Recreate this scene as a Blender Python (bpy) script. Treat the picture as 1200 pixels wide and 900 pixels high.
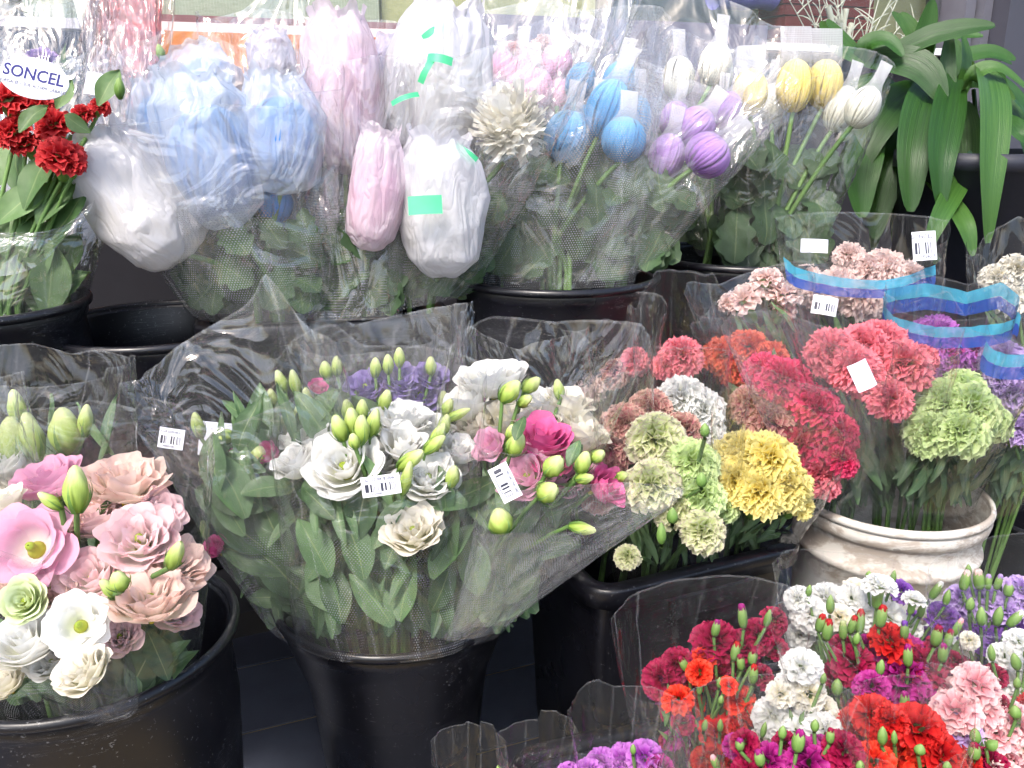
import bpy, math, random
import numpy as np
from mathutils import Vector, Matrix, Quaternion

for _o in list(bpy.data.objects):
    bpy.data.objects.remove(_o)
scene = bpy.context.scene
COL = scene.collection
R = math.radians
V = Vector

# ------------------------------------------------------------------ camera
CAM_H, PITCH, FPX = 1.10, R(17.0), 1039.23      # height, downward pitch, focal length in photo pixels
cam_data = bpy.data.cameras.new("camera")
cam = bpy.data.objects.new("camera", cam_data)
COL.objects.link(cam)
cam_data.sensor_width = 36.0
cam_data.lens = 36.0 * FPX / 1200.0
cam_data.clip_start, cam_data.clip_end = 0.02, 2000.0
cam.location = (0, 0, CAM_H)
cam.rotation_euler = (R(90) - PITCH, 0, 0)
scene.camera = cam
# ------------------------------------------------------------------ sky and sun
SUN_EL, SUN_AZ = R(52), R(205)     # azimuth clockwise from +Y: behind the camera and a little to the left
world = bpy.data.worlds.new("World")
scene.world = world
world.use_nodes = True
wn = world.node_tree.nodes
wl = world.node_tree.links
wn.clear()
wo = wn.new("ShaderNodeOutputWorld")
wb = wn.new("ShaderNodeBackground")
ws = wn.new("ShaderNodeTexSky")
ws.sky_type = 'NISHITA'
ws.sun_disc = False
ws.sun_elevation = SUN_EL
ws.sun_rotation = SUN_AZ
ws.air_density, ws.dust_density, ws.ozone_density = 1.0, 3.0, 1.0
wb.inputs["Strength"].default_value = 0.15
wl.new(ws.outputs[0], wb.inputs[0])
wl.new(wb.outputs[0], wo.inputs[0])
sun_data = bpy.data.lights.new("sun", 'SUN')
sun_data.energy = 1.6
sun_data.angle = R(12)
sun_data.color = (1.0, 0.94, 0.86)
sun = bpy.data.objects.new("sun", sun_data)
COL.objects.link(sun)
sd = V((math.sin(SUN_AZ) * math.cos(SUN_EL), math.cos(SUN_AZ) * math.cos(SUN_EL), math.sin(SUN_EL)))
sun.rotation_euler = sd.to_track_quat('Z', 'Y').to_euler()
scene.view_settings.view_transform = 'Standard'
scene.view_settings.look = 'None'
scene.view_settings.gamma = 1.0
scene.view_settings.use_curve_mapping = False
scene.view_settings.exposure = 1.26
scene.render.engine = 'CYCLES'
cy = scene.cycles
cy.max_bounces = 5
cy.diffuse_bounces = 2
cy.glossy_bounces = 2
cy.transmission_bounces = 4
cy.transparent_max_bounces = 24
cy.use_adaptive_sampling = True
cy.adaptive_threshold = 0.05
cy.adaptive_min_samples = 16
cy.caustics_reflective = False
cy.caustics_refractive = False
cy.sample_clamp_indirect = 4.0
cy.use_denoising = True
try:
    cy.denoiser = 'OPENIMAGEDENOISE'
except Exception:
    pass

# ------------------------------------------------------------------ coordinates
RT = V((1, 0, 0))
UPC = V((0, math.sin(PITCH), math.cos(PITCH)))
FW = V((0, math.cos(PITCH), -math.sin(PITCH)))
CAMP = V((0, 0, CAM_H))
YAW = R(22)                       # the shop front runs away to the right
ROW = V((math.cos(YAW), math.sin(YAW), 0))
OUT = V((math.sin(YAW), -math.cos(YAW), 0))

def at(x, y, d):
    return CAMP + FW * d + RT * ((x - 600) / FPX * d) + UPC * ((450 - y) / FPX * d)

def px(n, d):
    return n * d / FPX

def axis(ax=0.0, ay=0.8, az=0.6):
    return (RT * ax + UPC * ay - FW * az).normalized()

# ------------------------------------------------------------------ numpy noise
_rs = np.random.RandomState(7)
_perm = np.concatenate([_rs.permutation(256)] * 3)
_grad = _rs.normal(size=(256, 3))
_grad /= np.linalg.norm(_grad, axis=1)[:, None]

def pnoise(p):
    p = np.asarray(p, float)
    i = np.floor(p).astype(int)
    f = p - i
    u = f * f * f * (f * (f * 6 - 15) + 10)
    i &= 255
    out = 0
    for dx in (0, 1):
        for dy in (0, 1):
            for dz in (0, 1):
                h = _perm[_perm[_perm[(i[..., 0] + dx) & 255] + ((i[..., 1] + dy) & 255)] + ((i[..., 2] + dz) & 255)]
                g = _grad[h]
                dd = f - np.array([dx, dy, dz])
                w = (u[..., 0] if dx else 1 - u[..., 0]) * (u[..., 1] if dy else 1 - u[..., 1]) * (u[..., 2] if dz else 1 - u[..., 2])
                out = out + w * (g * dd).sum(-1)
    return out * 1.5

def ridge(p):
    return 1 - 2 * np.abs(pnoise(p))

# ------------------------------------------------------------------ mesh helpers
def gridpart(P, uv=None, closed=False, mi=0):
    P = np.asarray(P, float)
    a, b = P.shape[:2]
    if uv is None:
        uv = np.stack(np.meshgrid(np.linspace(0, 1, a), np.linspace(0, 1, b), indexing='ij')[::-1], -1)
    idx = np.arange(a * b).reshape(a, b)
    if closed:
        nx = np.roll(idx, -1, 1)
        q = np.stack([idx[:-1], nx[:-1], nx[1:], idx[1:]], -1).reshape(-1, 4)
    else:
        q = np.stack([idx[:-1, :-1], idx[:-1, 1:], idx[1:, 1:], idx[1:, :-1]], -1).reshape(-1, 4)
    return (P.reshape(-1, 3), q, np.asarray(uv, float).reshape(-1, 2), mi)

def gmesh(name, parts, mats=(), smooth=True):
    vs, qs, uvs, ms, n = [], [], [], [], 0
    for v, q, uv, mi in parts:
        vs.append(v); qs.append(np.asarray(q) + n); uvs.append(uv); ms.append(np.full(len(q), mi)); n += len(v)
    v = np.concatenate(vs); q = np.concatenate(qs); uv = np.concatenate(uvs); m = np.concatenate(ms)
    me = bpy.data.meshes.new(name)
    k = q.shape[1]
    me.vertices.add(len(v)); me.vertices.foreach_set("co", v.astype(np.float32).ravel())
    me.loops.add(q.size); me.loops.foreach_set("vertex_index", q.astype(np.int32).ravel())
    me.polygons.add(len(q))
    me.polygons.foreach_set("loop_start", np.arange(0, q.size, k, dtype=np.int32))
    l = me.uv_layers.new(name="UVMap")
    l.data.foreach_set("uv", uv[q.ravel()].astype(np.float32).ravel())
    me.polygons.foreach_set("material_index", m.astype(np.int32))
    for mt in mats:
        me.materials.append(mt)
    me.update(calc_edges=True)
    me.validate()
    if smooth:
        me.shade_smooth()
    else:
        me.shade_flat()
    return me

def boxpart(x0, x1, y0, y1, z0, z1, mi=0):
    v = np.array([(x, y, z) for z in (z0, z1) for y in (y0, y1) for x in (x0, x1)], float)
    q = np.array([(0, 2, 3, 1), (4, 5, 7, 6), (0, 1, 5, 4), (2, 6, 7, 3), (0, 4, 6, 2), (1, 3, 7, 5)])
    uv = np.stack([(v[:, 0] - x0) / max(x1 - x0, 1e-6), (v[:, 2] - z0) / max(z1 - z0, 1e-6)], -1)
    return (v, q, uv, mi)

def lathe(prof, n=48, a0=0.0):
    """closed surface of revolution from a list of (r, z)"""
    prof = np.asarray(prof, float)
    th = np.linspace(0, 2 * math.pi, n, endpoint=False) + a0
    P = np.stack([prof[:, 0][:, None] * np.cos(th), prof[:, 0][:, None] * np.sin(th), np.repeat(prof[:, 1][:, None], n, 1)], -1)
    return gridpart(P, closed=True)

def tube(pts, r0, r1=None, n=6):
    pts = [V(p) for p in pts]
    r1 = r0 if r1 is None else r1
    rows = []
    m = len(pts)
    ref = V((0.31, 0.83, 0.2)).normalized()
    for i, p in enumerate(pts):
        t = (pts[min(i + 1, m - 1)] - pts[max(i - 1, 0)]).normalized()
        a = t.cross(ref).normalized(); b = t.cross(a)
        r = r0 + (r1 - r0) * i / (m - 1)
        rows.append([p + (a * math.cos(k * 2 * math.pi / n) + b * math.sin(k * 2 * math.pi / n)) * r for k in range(n)])
    return gridpart(np.array([[tuple(c) for c in r] for r in rows]), closed=True)

def bez(a, b, c, n=7):
    a, b, c = V(a), V(b), V(c)
    return [a * (1 - t) ** 2 + b * 2 * t * (1 - t) + c * t * t for t in [i / (n - 1) for i in range(n)]]

def link(name, data, parent=None, loc=None, mat4=None, mat=None):
    o = bpy.data.objects.new(name, data)
    COL.objects.link(o)
    if mat is not None and data is not None:
        if not data.materials:
            data.materials.append(mat)
        s = o.material_slots[0]
        if s.material is not mat:
            s.link = 'OBJECT'
            s.material = mat
    m = mat4 if mat4 is not None else Matrix.Translation(V(loc) if loc is not None else V((0, 0, 0)))
    if parent is not None:
        o.parent = parent
        o.matrix_local = WORLD[parent.name].inverted() @ m
    else:
        o.matrix_local = m
    WORLD[o.name] = m
    return o

def sub(name, data, parent, local=None, mat=None):
    """child given in its parent's own space"""
    return link(name, data, parent, mat4=WORLD[parent.name] @ (local if local is not None else Matrix()), mat=mat)

WORLD = {}

def tag(o, label, cat, group=None):
    o["label"] = label; o["category"] = cat
    if group:
        o["group"] = group
    return o

def thing(name, label, cat, loc, group=None):
    o = bpy.data.objects.new(name, None)
    COL.objects.link(o)
    o.empty_display_size = 0.05
    o.location = loc
    WORLD[o.name] = Matrix.Translation(V(loc))
    return tag(o, label, cat, group)

def struct(name, me, loc=None, mat4=None, mat=None):
    o = link(name, me, None, loc, mat4, mat)
    o["kind"] = "structure"
    return o

def frame(pos, z, spin=0.0, sc=(1, 1, 1)):
    q = V(z).to_track_quat('Z', 'Y')
    return Matrix.Translation(V(pos)) @ q.to_matrix().to_4x4() @ Matrix.Rotation(spin, 4, 'Z') @ Matrix.Diagonal((*sc, 1))

def frame_yz(pos, y, z, sc=(1, 1, 1)):
    y = V(y).normalized(); x = y.cross(V(z)).normalized(); z = x.cross(y)
    m = Matrix((x, y, z)).transposed().to_4x4()
    return Matrix.Translation(V(pos)) @ m @ Matrix.Diagonal((*sc, 1))

# ------------------------------------------------------------------ materials
def lin(h):
    c = [int(h[i:i + 2], 16) / 255 for i in (0, 2, 4)]
    return tuple(x / 12.92 if x <= 0.04045 else ((x + 0.055) / 1.055) ** 2.4 for x in c) + (1.0,)

class NT:
    def __init__(s, name):
        s.m = bpy.data.materials.new(name); s.m.use_nodes = True
        s.t = s.m.node_tree; s.t.nodes.clear()
        s.out = s.t.nodes.new("ShaderNodeOutputMaterial")
    def n(s, typ, **kw):
        x = s.t.nodes.new("ShaderNode" + typ)
        for k, v in kw.items():
            if hasattr(x, k):
                setattr(x, k, v)
            else:
                x.inputs[k.replace("_", " ")].default_value = v
        return x
    def l(s, a, b):
        s.t.links.new(a, b)
    def math(s, op, a, b=None, clamp=False):
        x = s.t.nodes.new("ShaderNodeMath"); x.operation = op; x.use_clamp = clamp
        for i, v in enumerate((a, b)):
            if v is None: continue
            if isinstance(v, (int, float)): x.inputs[i].default_value = v
            else: s.l(v, x.inputs[i])
        return x.outputs[0]
    def ramp(s, fac, stops, interp='LINEAR'):
        x = s.t.nodes.new("ShaderNodeValToRGB"); x.color_ramp.interpolation = interp
        e = x.color_ramp.elements
        while len(e) < len(stops): e.new(0.5)
        for k, (p, c) in enumerate(stops):
            e[k].position = p; e[k].color = c if len(c) == 4 else (*c, 1)
        s.l(fac, x.inputs[0])
        return x.outputs[0]
    def mixc(s, fac, a, b, mode='MIX'):
        x = s.t.nodes.new("ShaderNodeMix"); x.data_type = 'RGBA'; x.blend_type = mode
        for i, v in ((0, fac), (6, a), (7, b)):
            if isinstance(v, (int, float)): x.inputs[i].default_value = v
            elif isinstance(v, tuple): x.inputs[i].default_value = v
            else: s.l(v, x.inputs[i])
        return x.outputs[2]
    def uv(s):
        return s.n("TexCoord").outputs["UV"]
    def sep(s, v):
        x = s.n("SeparateXYZ"); s.l(v, x.inputs[0]); return x.outputs
    def map(s, v, scale=(1, 1, 1)):
        x = s.n("Mapping"); s.l(v, x.inputs[0]); x.inputs["Scale"].default_value = scale; return x.outputs[0]
    def noise(s, v, scale, detail=2.0, rough=0.5, dist=0.0):
        x = s.n("TexNoise"); s.l(v, x.inputs["Vector"])
        x.inputs["Scale"].default_value = scale; x.inputs["Detail"].default_value = detail
        x.inputs["Roughness"].default_value = rough; x.inputs["Distortion"].default_value = dist
        return x.outputs[0]
    def bump(s, h, strength, dist=0.01):
        x = s.n("Bump"); x.inputs["Strength"].default_value = strength; x.inputs["Distance"].default_value = dist
        s.l(h, x.inputs["Height"]); return x.outputs[0]
    def mixs(s, fac, a, b):
        x = s.n("MixShader")
        if isinstance(fac, (int, float)): x.inputs[0].default_value = fac
        else: s.l(fac, x.inputs[0])
        s.l(a, x.inputs[1]); s.l(b, x.inputs[2]); return x.outputs[0]
    def end(s, sh):
        s.l(sh, s.out.inputs[0]); return s.m

def petal_mat(name, base, mid, tip, transl=0.35, rough=0.55, edge=None, var=0.06):
    t = NT(name)
    uv = t.sep(t.uv())
    obj = t.n("TexCoord").outputs["Object"]
    nz = t.noise(t.map(t.uv(), (14, 1.6, 1)), 3.0, 3.0)
    f = t.math('ADD', uv[1], t.math('MULTIPLY', t.math('SUBTRACT', nz, 0.5), 0.25), True)
    stops = [(0.0, lin(base)), (0.55, lin(mid)), (0.9, lin(tip))]
    if edge: stops.append((1.0, lin(edge)))
    c = t.ramp(f, stops)
    rnd = t.n("ObjectInfo").outputs["Random"]
    c = t.mixc(1.0, c, t.ramp(rnd, [(0, (1 - var,) * 3), (1, (1.0, 1.0, 1.0))]), 'MULTIPLY')
    b = t.bump(nz, 0.08, 0.004)
    p = t.n("BsdfPrincipled", Roughness=rough)
    t.l(c, p.inputs["Base Color"]); t.l(b, p.inputs["Normal"])
    p.inputs["Specular IOR Level"].default_value = 0.3
    tr = t.n("BsdfTranslucent"); t.l(c, tr.inputs[0])
    return t.end(t.mixs(transl, p.outputs[0], tr.outputs[0]))

def leaf_mat(name, a, b, rough=0.45, vein=0.25):
    t = NT(name)
    uv = t.sep(t.uv())
    u = t.math('ABSOLUTE', t.math('SUBTRACT', uv[0], 0.5))
    n1 = t.noise(t.n("TexCoord").outputs["Object"], 5.0, 4.0)
    rnd = t.n("ObjectInfo").outputs["Random"]
    f = t.math('ADD', t.math('MULTIPLY', n1, 0.6), t.math('MULTIPLY', rnd, 0.5), True)
    c = t.ramp(f, [(0.2, lin(a)), (0.8, lin(b))])
    mid = t.ramp(u, [(0.0, (1, 1, 1)), (0.035, (0, 0, 0))])
    c = t.mixc(t.math('MULTIPLY', mid, vein), c, lin("a9b57a"))
    wv = t.n("TexWave", wave_type='BANDS'); wv.inputs["Scale"].default_value = 7.0; wv.inputs["Distortion"].default_value = 2.0
    t.l(t.map(t.uv(), (9, 0.3, 1)), wv.inputs["Vector"])
    bp = t.bump(wv.outputs["Fac"], 0.15, 0.003)
    p = t.n("BsdfPrincipled", Roughness=rough)
    t.l(c, p.inputs["Base Color"]); t.l(bp, p.inputs["Normal"])
    p.inputs["Specular IOR Level"].default_value = 0.4
    tr = t.n("BsdfTranslucent"); t.l(t.mixc(0.5, c, lin("8fae3a")), tr.inputs[0])
    return t.end(t.mixs(0.22, p.outputs[0], tr.outputs[0]))

def film_mat(name, haze=0.05, dots=0.0, crinkle=0.5, tint=(0.992, 0.992, 0.992), gloss=1.0, rough=0.06, dot_top=0.6):
    t = NT(name)
    tc = t.n("TexCoord")
    uvv = tc.outputs["UV"]
    uv = t.sep(uvv)
    rnd = t.n("ObjectInfo").outputs["Random"]
    off = t.n("CombineXYZ"); t.l(t.math('MULTIPLY', rnd, 37.0), off.inputs[0]); t.l(t.math('MULTIPLY', rnd, 91.0), off.inputs[1])
    vadd = t.n("VectorMath", operation='ADD'); t.l(uvv, vadd.inputs[0]); t.l(off.outputs[0], vadd.inputs[1])
    nzn = t.n("TexNoise", noise_dimensions='2D'); t.l(t.map(vadd.outputs[0], (9, 3.0, 1)), nzn.inputs["Vector"])
    nzn.inputs["Scale"].default_value = 1.0; nzn.inputs["Detail"].default_value = 3.0; nzn.inputs["Distortion"].default_value = 0.8
    a = t.math('ABSOLUTE', t.math('SUBTRACT', nzn.outputs[0], 0.5))     # sharp creases, mostly running up the film
    bpn = t.n("Bump"); bpn.inputs["Distance"].default_value = 0.03; t.l(a, bpn.inputs["Height"])
    up_ = t.ramp(uv[1], [(0.25, (0.5,) * 3), (0.75, (1.0,) * 3)])
    t.l(t.math('MULTIPLY', up_, crinkle * 1.5, True), bpn.inputs["Strength"])
    bp = bpn.outputs[0]
    dt_ = t.n("VectorMath", operation='DOT_PRODUCT'); t.l(bp, dt_.inputs[0]); t.l(t.n("NewGeometry").outputs["Incoming"], dt_.inputs[1])
    gr = t.math('SUBTRACT', 1.0, t.math('ABSOLUTE', dt_.outputs["Value"]), True)
    fac = t.math('MINIMUM', t.math('MULTIPLY', t.math('ADD', t.math('MULTIPLY', t.math('POWER', gr, 5.0), 0.7), 0.042), 1.5 * gloss), 0.45)   # thin sheet, both faces
    trn = t.n("BsdfTransparent"); trn.inputs[0].default_value = (*tint, 1)
    gl = t.n("BsdfGlossy"); gl.inputs["Roughness"].default_value = rough; t.l(bp, gl.inputs["Normal"])
    df = t.n("BsdfDiffuse"); df.inputs[0].default_value = (0.85, 0.86, 0.9, 1)
    dtr = t.n("BsdfTranslucent"); dtr.inputs[0].default_value = (0.85, 0.86, 0.9, 1)
    dif = t.mixs(0.5, df.outputs[0], dtr.outputs[0])
    hz = t.math('MULTIPLY', t.math('ADD', a, 0.75), haze)
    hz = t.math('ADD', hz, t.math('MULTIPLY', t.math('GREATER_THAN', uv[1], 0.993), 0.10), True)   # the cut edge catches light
    xx = t.math('ADD', t.math('MULTIPLY', uv[0], 13.0), t.math('MULTIPLY', uv[1], t.math('MULTIPLY', rnd, 1.6)))
    wz = t.n("TexWhiteNoise", noise_dimensions='1D'); t.l(t.math('ADD', t.math('FLOOR', xx), t.math('MULTIPLY', rnd, 50.0)), wz.inputs["W"])
    cd_ = t.math('ABSOLUTE', t.math('SUBTRACT', t.math('FRACT', xx), t.math('ADD', t.math('MULTIPLY', wz.outputs["Value"], 0.8), 0.1)))
    crease = t.math('POWER', t.math('SUBTRACT', 1.0, t.math('MULTIPLY', cd_, 14.0), True), 2.0)
    hz = t.math('ADD', hz, t.math('MULTIPLY', t.math('MULTIPLY', crease, wz.outputs["Value"]), 0.16), True)          # hard fold lines scatter light
    if dots > 0:
        def cell(s, n):
            return t.math('SUBTRACT', t.math('FRACT', t.math('MULTIPLY', s, n)), 0.5)
        row = t.math('FLOOR', t.math('MULTIPLY', uv[1], 95.0))
        sh = t.math('MULTIPLY', t.math('MODULO', row, 2.0), 0.5)
        du = t.math('SUBTRACT', t.math('FRACT', t.math('ADD', t.math('MULTIPLY', uv[0], 200.0), sh)), 0.5)
        dv = cell(uv[1], 95.0)
        rr = t.math('ADD', t.math('MULTIPLY', du, du), t.math('MULTIPLY', dv, dv))
        dot = t.math('LESS_THAN', rr, 0.06)
        band = t.ramp(uv[1], [(0.0, (1, 1, 1)), (dot_top - 0.12, (1, 1, 1)), (dot_top, (0, 0, 0))])
        dn = t.math('ADD', t.math('MULTIPLY', a, 2.5), 0.45, True)
        hz = t.math('ADD', hz, t.math('MULTIPLY', t.math('MULTIPLY', t.math('MULTIPLY', dot, dots), band), dn), True)
    s1 = t.mixs(hz, trn.outputs[0], dif)
    return t.end(t.mixs(fac, s1, gl.outputs[0]))

def tissue_mat(name, col, see=0.3, gloss=0.35, rough=0.3):
    t = NT(name)
    nz = t.noise(t.map(t.n("TexCoord").outputs["Object"], (1, 1, .6)), 2.2, 2.0, 0.45, 0.9)
    h = t.math('ABSOLUTE', t.math('SUBTRACT', nz, 0.5))
    n2 = t.noise(t.n("TexCoord").outputs["Object"], 9.0, 3.0, 0.5, 0.5)
    h = t.math('ADD', h, t.math('MULTIPLY', t.math('ABSOLUTE', t.math('SUBTRACT', n2, 0.5)), 0.08))
    bp = t.bump(h, 0.3, 0.06)
    c = t.ramp(nz, [(0.3, tuple(x * 0.93 for x in lin(col)[:3]) + (1,)), (0.6, lin(col))])
    p = t.n("BsdfPrincipled", Roughness=rough); t.l(c, p.inputs["Base Color"]); t.l(bp, p.inputs["Normal"])
    p.inputs["Specular IOR Level"].default_value = gloss
    tr = t.n("BsdfTranslucent"); t.l(c, tr.inputs[0]); t.l(bp, tr.inputs["Normal"])
    body = t.mixs(0.5, p.outputs[0], tr.outputs[0])
    tp = t.n("BsdfTransparent")
    f = t.math('MULTIPLY', t.ramp(nz, [(0.3, (0.55,) * 3), (0.7, (1, 1, 1))]), see)
    return t.end(t.mixs(f, body, tp.outputs[0]))

def net_mat(name, see=0.6, scale=60.0):
    t = NT(name)
    uv = t.sep(t.uv())
    fu = t.math('ABSOLUTE', t.math('SUBTRACT', t.math('FRACT', t.math('MULTIPLY', uv[0], scale)), 0.5))
    fv = t.math('ABSOLUTE', t.math('SUBTRACT', t.math('FRACT', t.math('MULTIPLY', uv[1], scale * 0.9)), 0.5))
    line = t.math('MAXIMUM', t.math('GREATER_THAN', fu, 0.36), t.math('GREATER_THAN', fv, 0.38))
    up = t.ramp(uv[1], [(0.0, (0.02,) * 3), (0.4, (0.04,) * 3), (0.62, (0.22,) * 3), (1.0, (0.42,) * 3)])
    f = t.math('ADD', t.math('MULTIPLY', line, 0.2), up, True)
    p = t.n("BsdfPrincipled", Roughness=0.35); p.inputs["Base Color"].default_value = (0.86, 0.86, 0.9, 1)
    tr = t.n("BsdfTranslucent"); tr.inputs[0].default_value = (0.86, 0.86, 0.9, 1)
    tp = t.n("BsdfTransparent")
    return t.end(t.mixs(t.math('MULTIPLY', f, see), tp.outputs[0], t.mixs(0.4, p.outputs[0], tr.outputs[0])))

def plain(name, col, rough=0.5, spec=0.5, var=None, nscale=8.0, bump=0.0, metal=0.0):
    t = NT(name)
    p = t.n("BsdfPrincipled", Roughness=rough)
    p.inputs["Specular IOR Level"].default_value = spec
    p.inputs["Metallic"].default_value = metal
    nz = t.noise(t.n("TexCoord").outputs["Object"], nscale, 5.0, 0.6)
    c1 = lin(col); c2 = lin(var) if var else tuple(x * 0.75 for x in c1[:3]) + (1,)
    t.l(t.ramp(nz, [(0.35, c2), (0.65, c1)]), p.inputs["Base Color"])
    if bump: t.l(t.bump(nz, bump, 0.01), p.inputs["Normal"])
    return t.end(p.outputs[0])

def bucket_mat():
    t = NT("black_bucket_plastic")
    o = t.n("TexCoord").outputs["Object"]
    dust = t.noise(t.map(o, (1, 1, 1)), 190.0, 2.0, 0.7)
    patch = t.noise(o, 6.0, 3.0)
    sp = t.math('MULTIPLY', t.math('GREATER_THAN', dust, 0.672), t.ramp(patch, [(0.4, (0, 0, 0)), (0.65, (1, 1, 1))]))
    scr = t.noise(t.map(o, (3, 3, 55)), 3.0, 4.0, 0.6, 1.6)
    scr = t.math('MULTIPLY', t.math('LESS_THAN', t.math('ABSOLUTE', t.math('SUBTRACT', scr, 0.5)), 0.006), t.math('GREATER_THAN', patch, 0.56))
    c = t.mixc(t.math('MAXIMUM', sp, t.math('MULTIPLY', scr, 0.5)), (0.006, 0.006, 0.009, 1), (0.16, 0.16, 0.17, 1))
    p = t.n("BsdfPrincipled"); t.l(c, p.inputs["Base Color"])
    p.inputs["Specular IOR Level"].default_value = 0.5
    t.l(t.ramp(patch, [(0.3, (0.22,) * 3), (0.7, (0.4,) * 3)]), p.inputs["Roughness"])
    return t.end(p.outputs[0])

def white_bucket_mat():
    t = NT("dirty_white_plastic")
    o = t.n("TexCoord").outputs["Object"]
    z = t.sep(o)[2]
    n1 = t.noise(t.map(o, (1, 1, 2.5)), 7.0, 8.0, 0.7, 0.8)
    n2 = t.noise(o, 45.0, 3.0, 0.6)
    m = t.math('ADD', n1, t.math('MULTIPLY', t.math('SUBTRACT', n2, 0.5), 0.25))
    zone = t.ramp(z, [(0.0, (0, 0, 0)), (0.415, (0.0,) * 3), (0.43, (1, 1, 1))])   # mud-splashed upper half
    dirt = t.math('MULTIPLY', t.ramp(m, [(0.46, (1, 1, 1)), (0.54, (0, 0, 0))]), zone)
    c = t.mixc(t.math('MULTIPLY', zone, 0.5), lin("dcdbd9"), lin("cfc6b8"))
    c = t.mixc(t.math('MULTIPLY', dirt, 0.8), c, lin("a5978a"))
    spk = t.ramp(n2, [(0.68, (0, 0, 0)), (0.72, (1, 1, 1))])
    c = t.mixc(t.math('MULTIPLY', spk, 0.5), c, lin("6d6257"))
    p = t.n("BsdfPrincipled", Roughness=0.72); p.inputs["Specular IOR Level"].default_value = 0.25; t.l(c, p.inputs["Base Color"])
    t.l(t.bump(m, 0.3, 0.004), p.inputs["Normal"])
    return t.end(p.outputs[0])

def tag_mat(name, rows):
    """a printed white sticker: bars, with rows of small print (v0, v1) above and below"""
    t = NT(name)
    uv = t.sep(t.uv())
    wnz = t.n("TexWhiteNoise", noise_dimensions='1D'); t.l(t.math('FLOOR', t.math('MULTIPLY', uv[0], 58.0)), wnz.inputs["W"])
    bars = t.math('MULTIPLY', t.math('GREATER_THAN', wnz.outputs[0], 0.45),
                  t.math('MULTIPLY', t.math('GREATER_THAN', uv[1], 0.22), t.math('LESS_THAN', uv[1], 0.62)))
    bars = t.math('MULTIPLY', bars, t.math('MULTIPLY', t.math('GREATER_THAN', uv[0], 0.08), t.math('LESS_THAN', uv[0], 0.92)))
    p = t.n("BsdfPrincipled", Roughness=0.4)
    t.l(t.mixc(bars, lin("e9eaf2"), lin("26283a")), p.inputs["Base Color"])
    return t.end(p.outputs[0])

def tile_mat():
    t = NT("dark_slate_tile")
    o = t.n("TexCoord").outputs["Object"]
    n = t.noise(o, 9.0, 6.0, 0.6)
    rnd = t.n("ObjectInfo").outputs["Random"]
    c = t.ramp(t.math('ADD', t.math('MULTIPLY', n, 0.6), t.math('MULTIPLY', rnd, 0.4)), [(0.3, lin("3e4250")), (0.7, lin("575c6a"))])
    p = t.n("BsdfPrincipled", Roughness=0.6); t.l(c, p.inputs["Base Color"]); t.l(t.bump(n, 0.2, 0.005), p.inputs["Normal"])
    return t.end(p.outputs[0])

def weave_mat(name, a, b, s=(34, 70)):
    t = NT(name)
    uvx = t.uv()
    br = t.n("TexBrick"); t.l(t.map(uvx, (1, 1, 1)), br.inputs[0])
    br.inputs["Color1"].default_value = lin(a); br.inputs["Color2"].default_value = lin(b); br.inputs["Mortar"].default_value = lin("e4e2d6")
    br.inputs["Scale"].default_value = s[0]; br.inputs["Mortar Size"].default_value = 0.016; br.inputs["Brick Width"].default_value = 0.6; br.inputs["Row Height"].default_value = 0.2
    p = t.n("BsdfPrincipled", Roughness=0.7); t.l(br.outputs[0], p.inputs["Base Color"]); t.l(t.bump(br.outputs[1], 0.4, 0.004), p.inputs["Normal"])
    return t.end(p.outputs[0])

def glass_mat():
    t = NT("shop_window_glass")
    tp = t.n("BsdfTransparent"); tp.inputs[0].default_value = (0.93, 0.95, 0.94, 1)
    gl = t.n("BsdfGlossy"); gl.inputs["Roughness"].default_value = 0.02
    dt_ = t.n("VectorMath", operation='DOT_PRODUCT'); ge = t.n("NewGeometry"); t.l(ge.outputs["Normal"], dt_.inputs[0]); t.l(ge.outputs["Incoming"], dt_.inputs[1])
    gr = t.math('SUBTRACT', 1.0, t.math('ABSOLUTE', dt_.outputs["Value"]), True)
    return t.end(t.mixs(t.math('ADD', t.math('MULTIPLY', t.math('POWER', gr, 5.0), 0.9), 0.045), tp.outputs[0], gl.outputs[0]))

def band_mat(name, col):
    t = NT(name)
    nz = t.noise(t.map(t.uv(), (20, 3, 1)), 1.0, 2.0)
    p = t.n("BsdfPrincipled", Roughness=0.25); p.inputs["Base Color"].default_value = lin(col); t.l(t.bump(nz, 0.5, 0.02), p.inputs["Normal"])
    tp = t.n("BsdfTransparent")
    return t.end(t.mixs(t.ramp(nz, [(0.3, (0.12,) * 3), (0.7, (0.38,) * 3)]), p.outputs[0], tp.outputs[0]))
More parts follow.
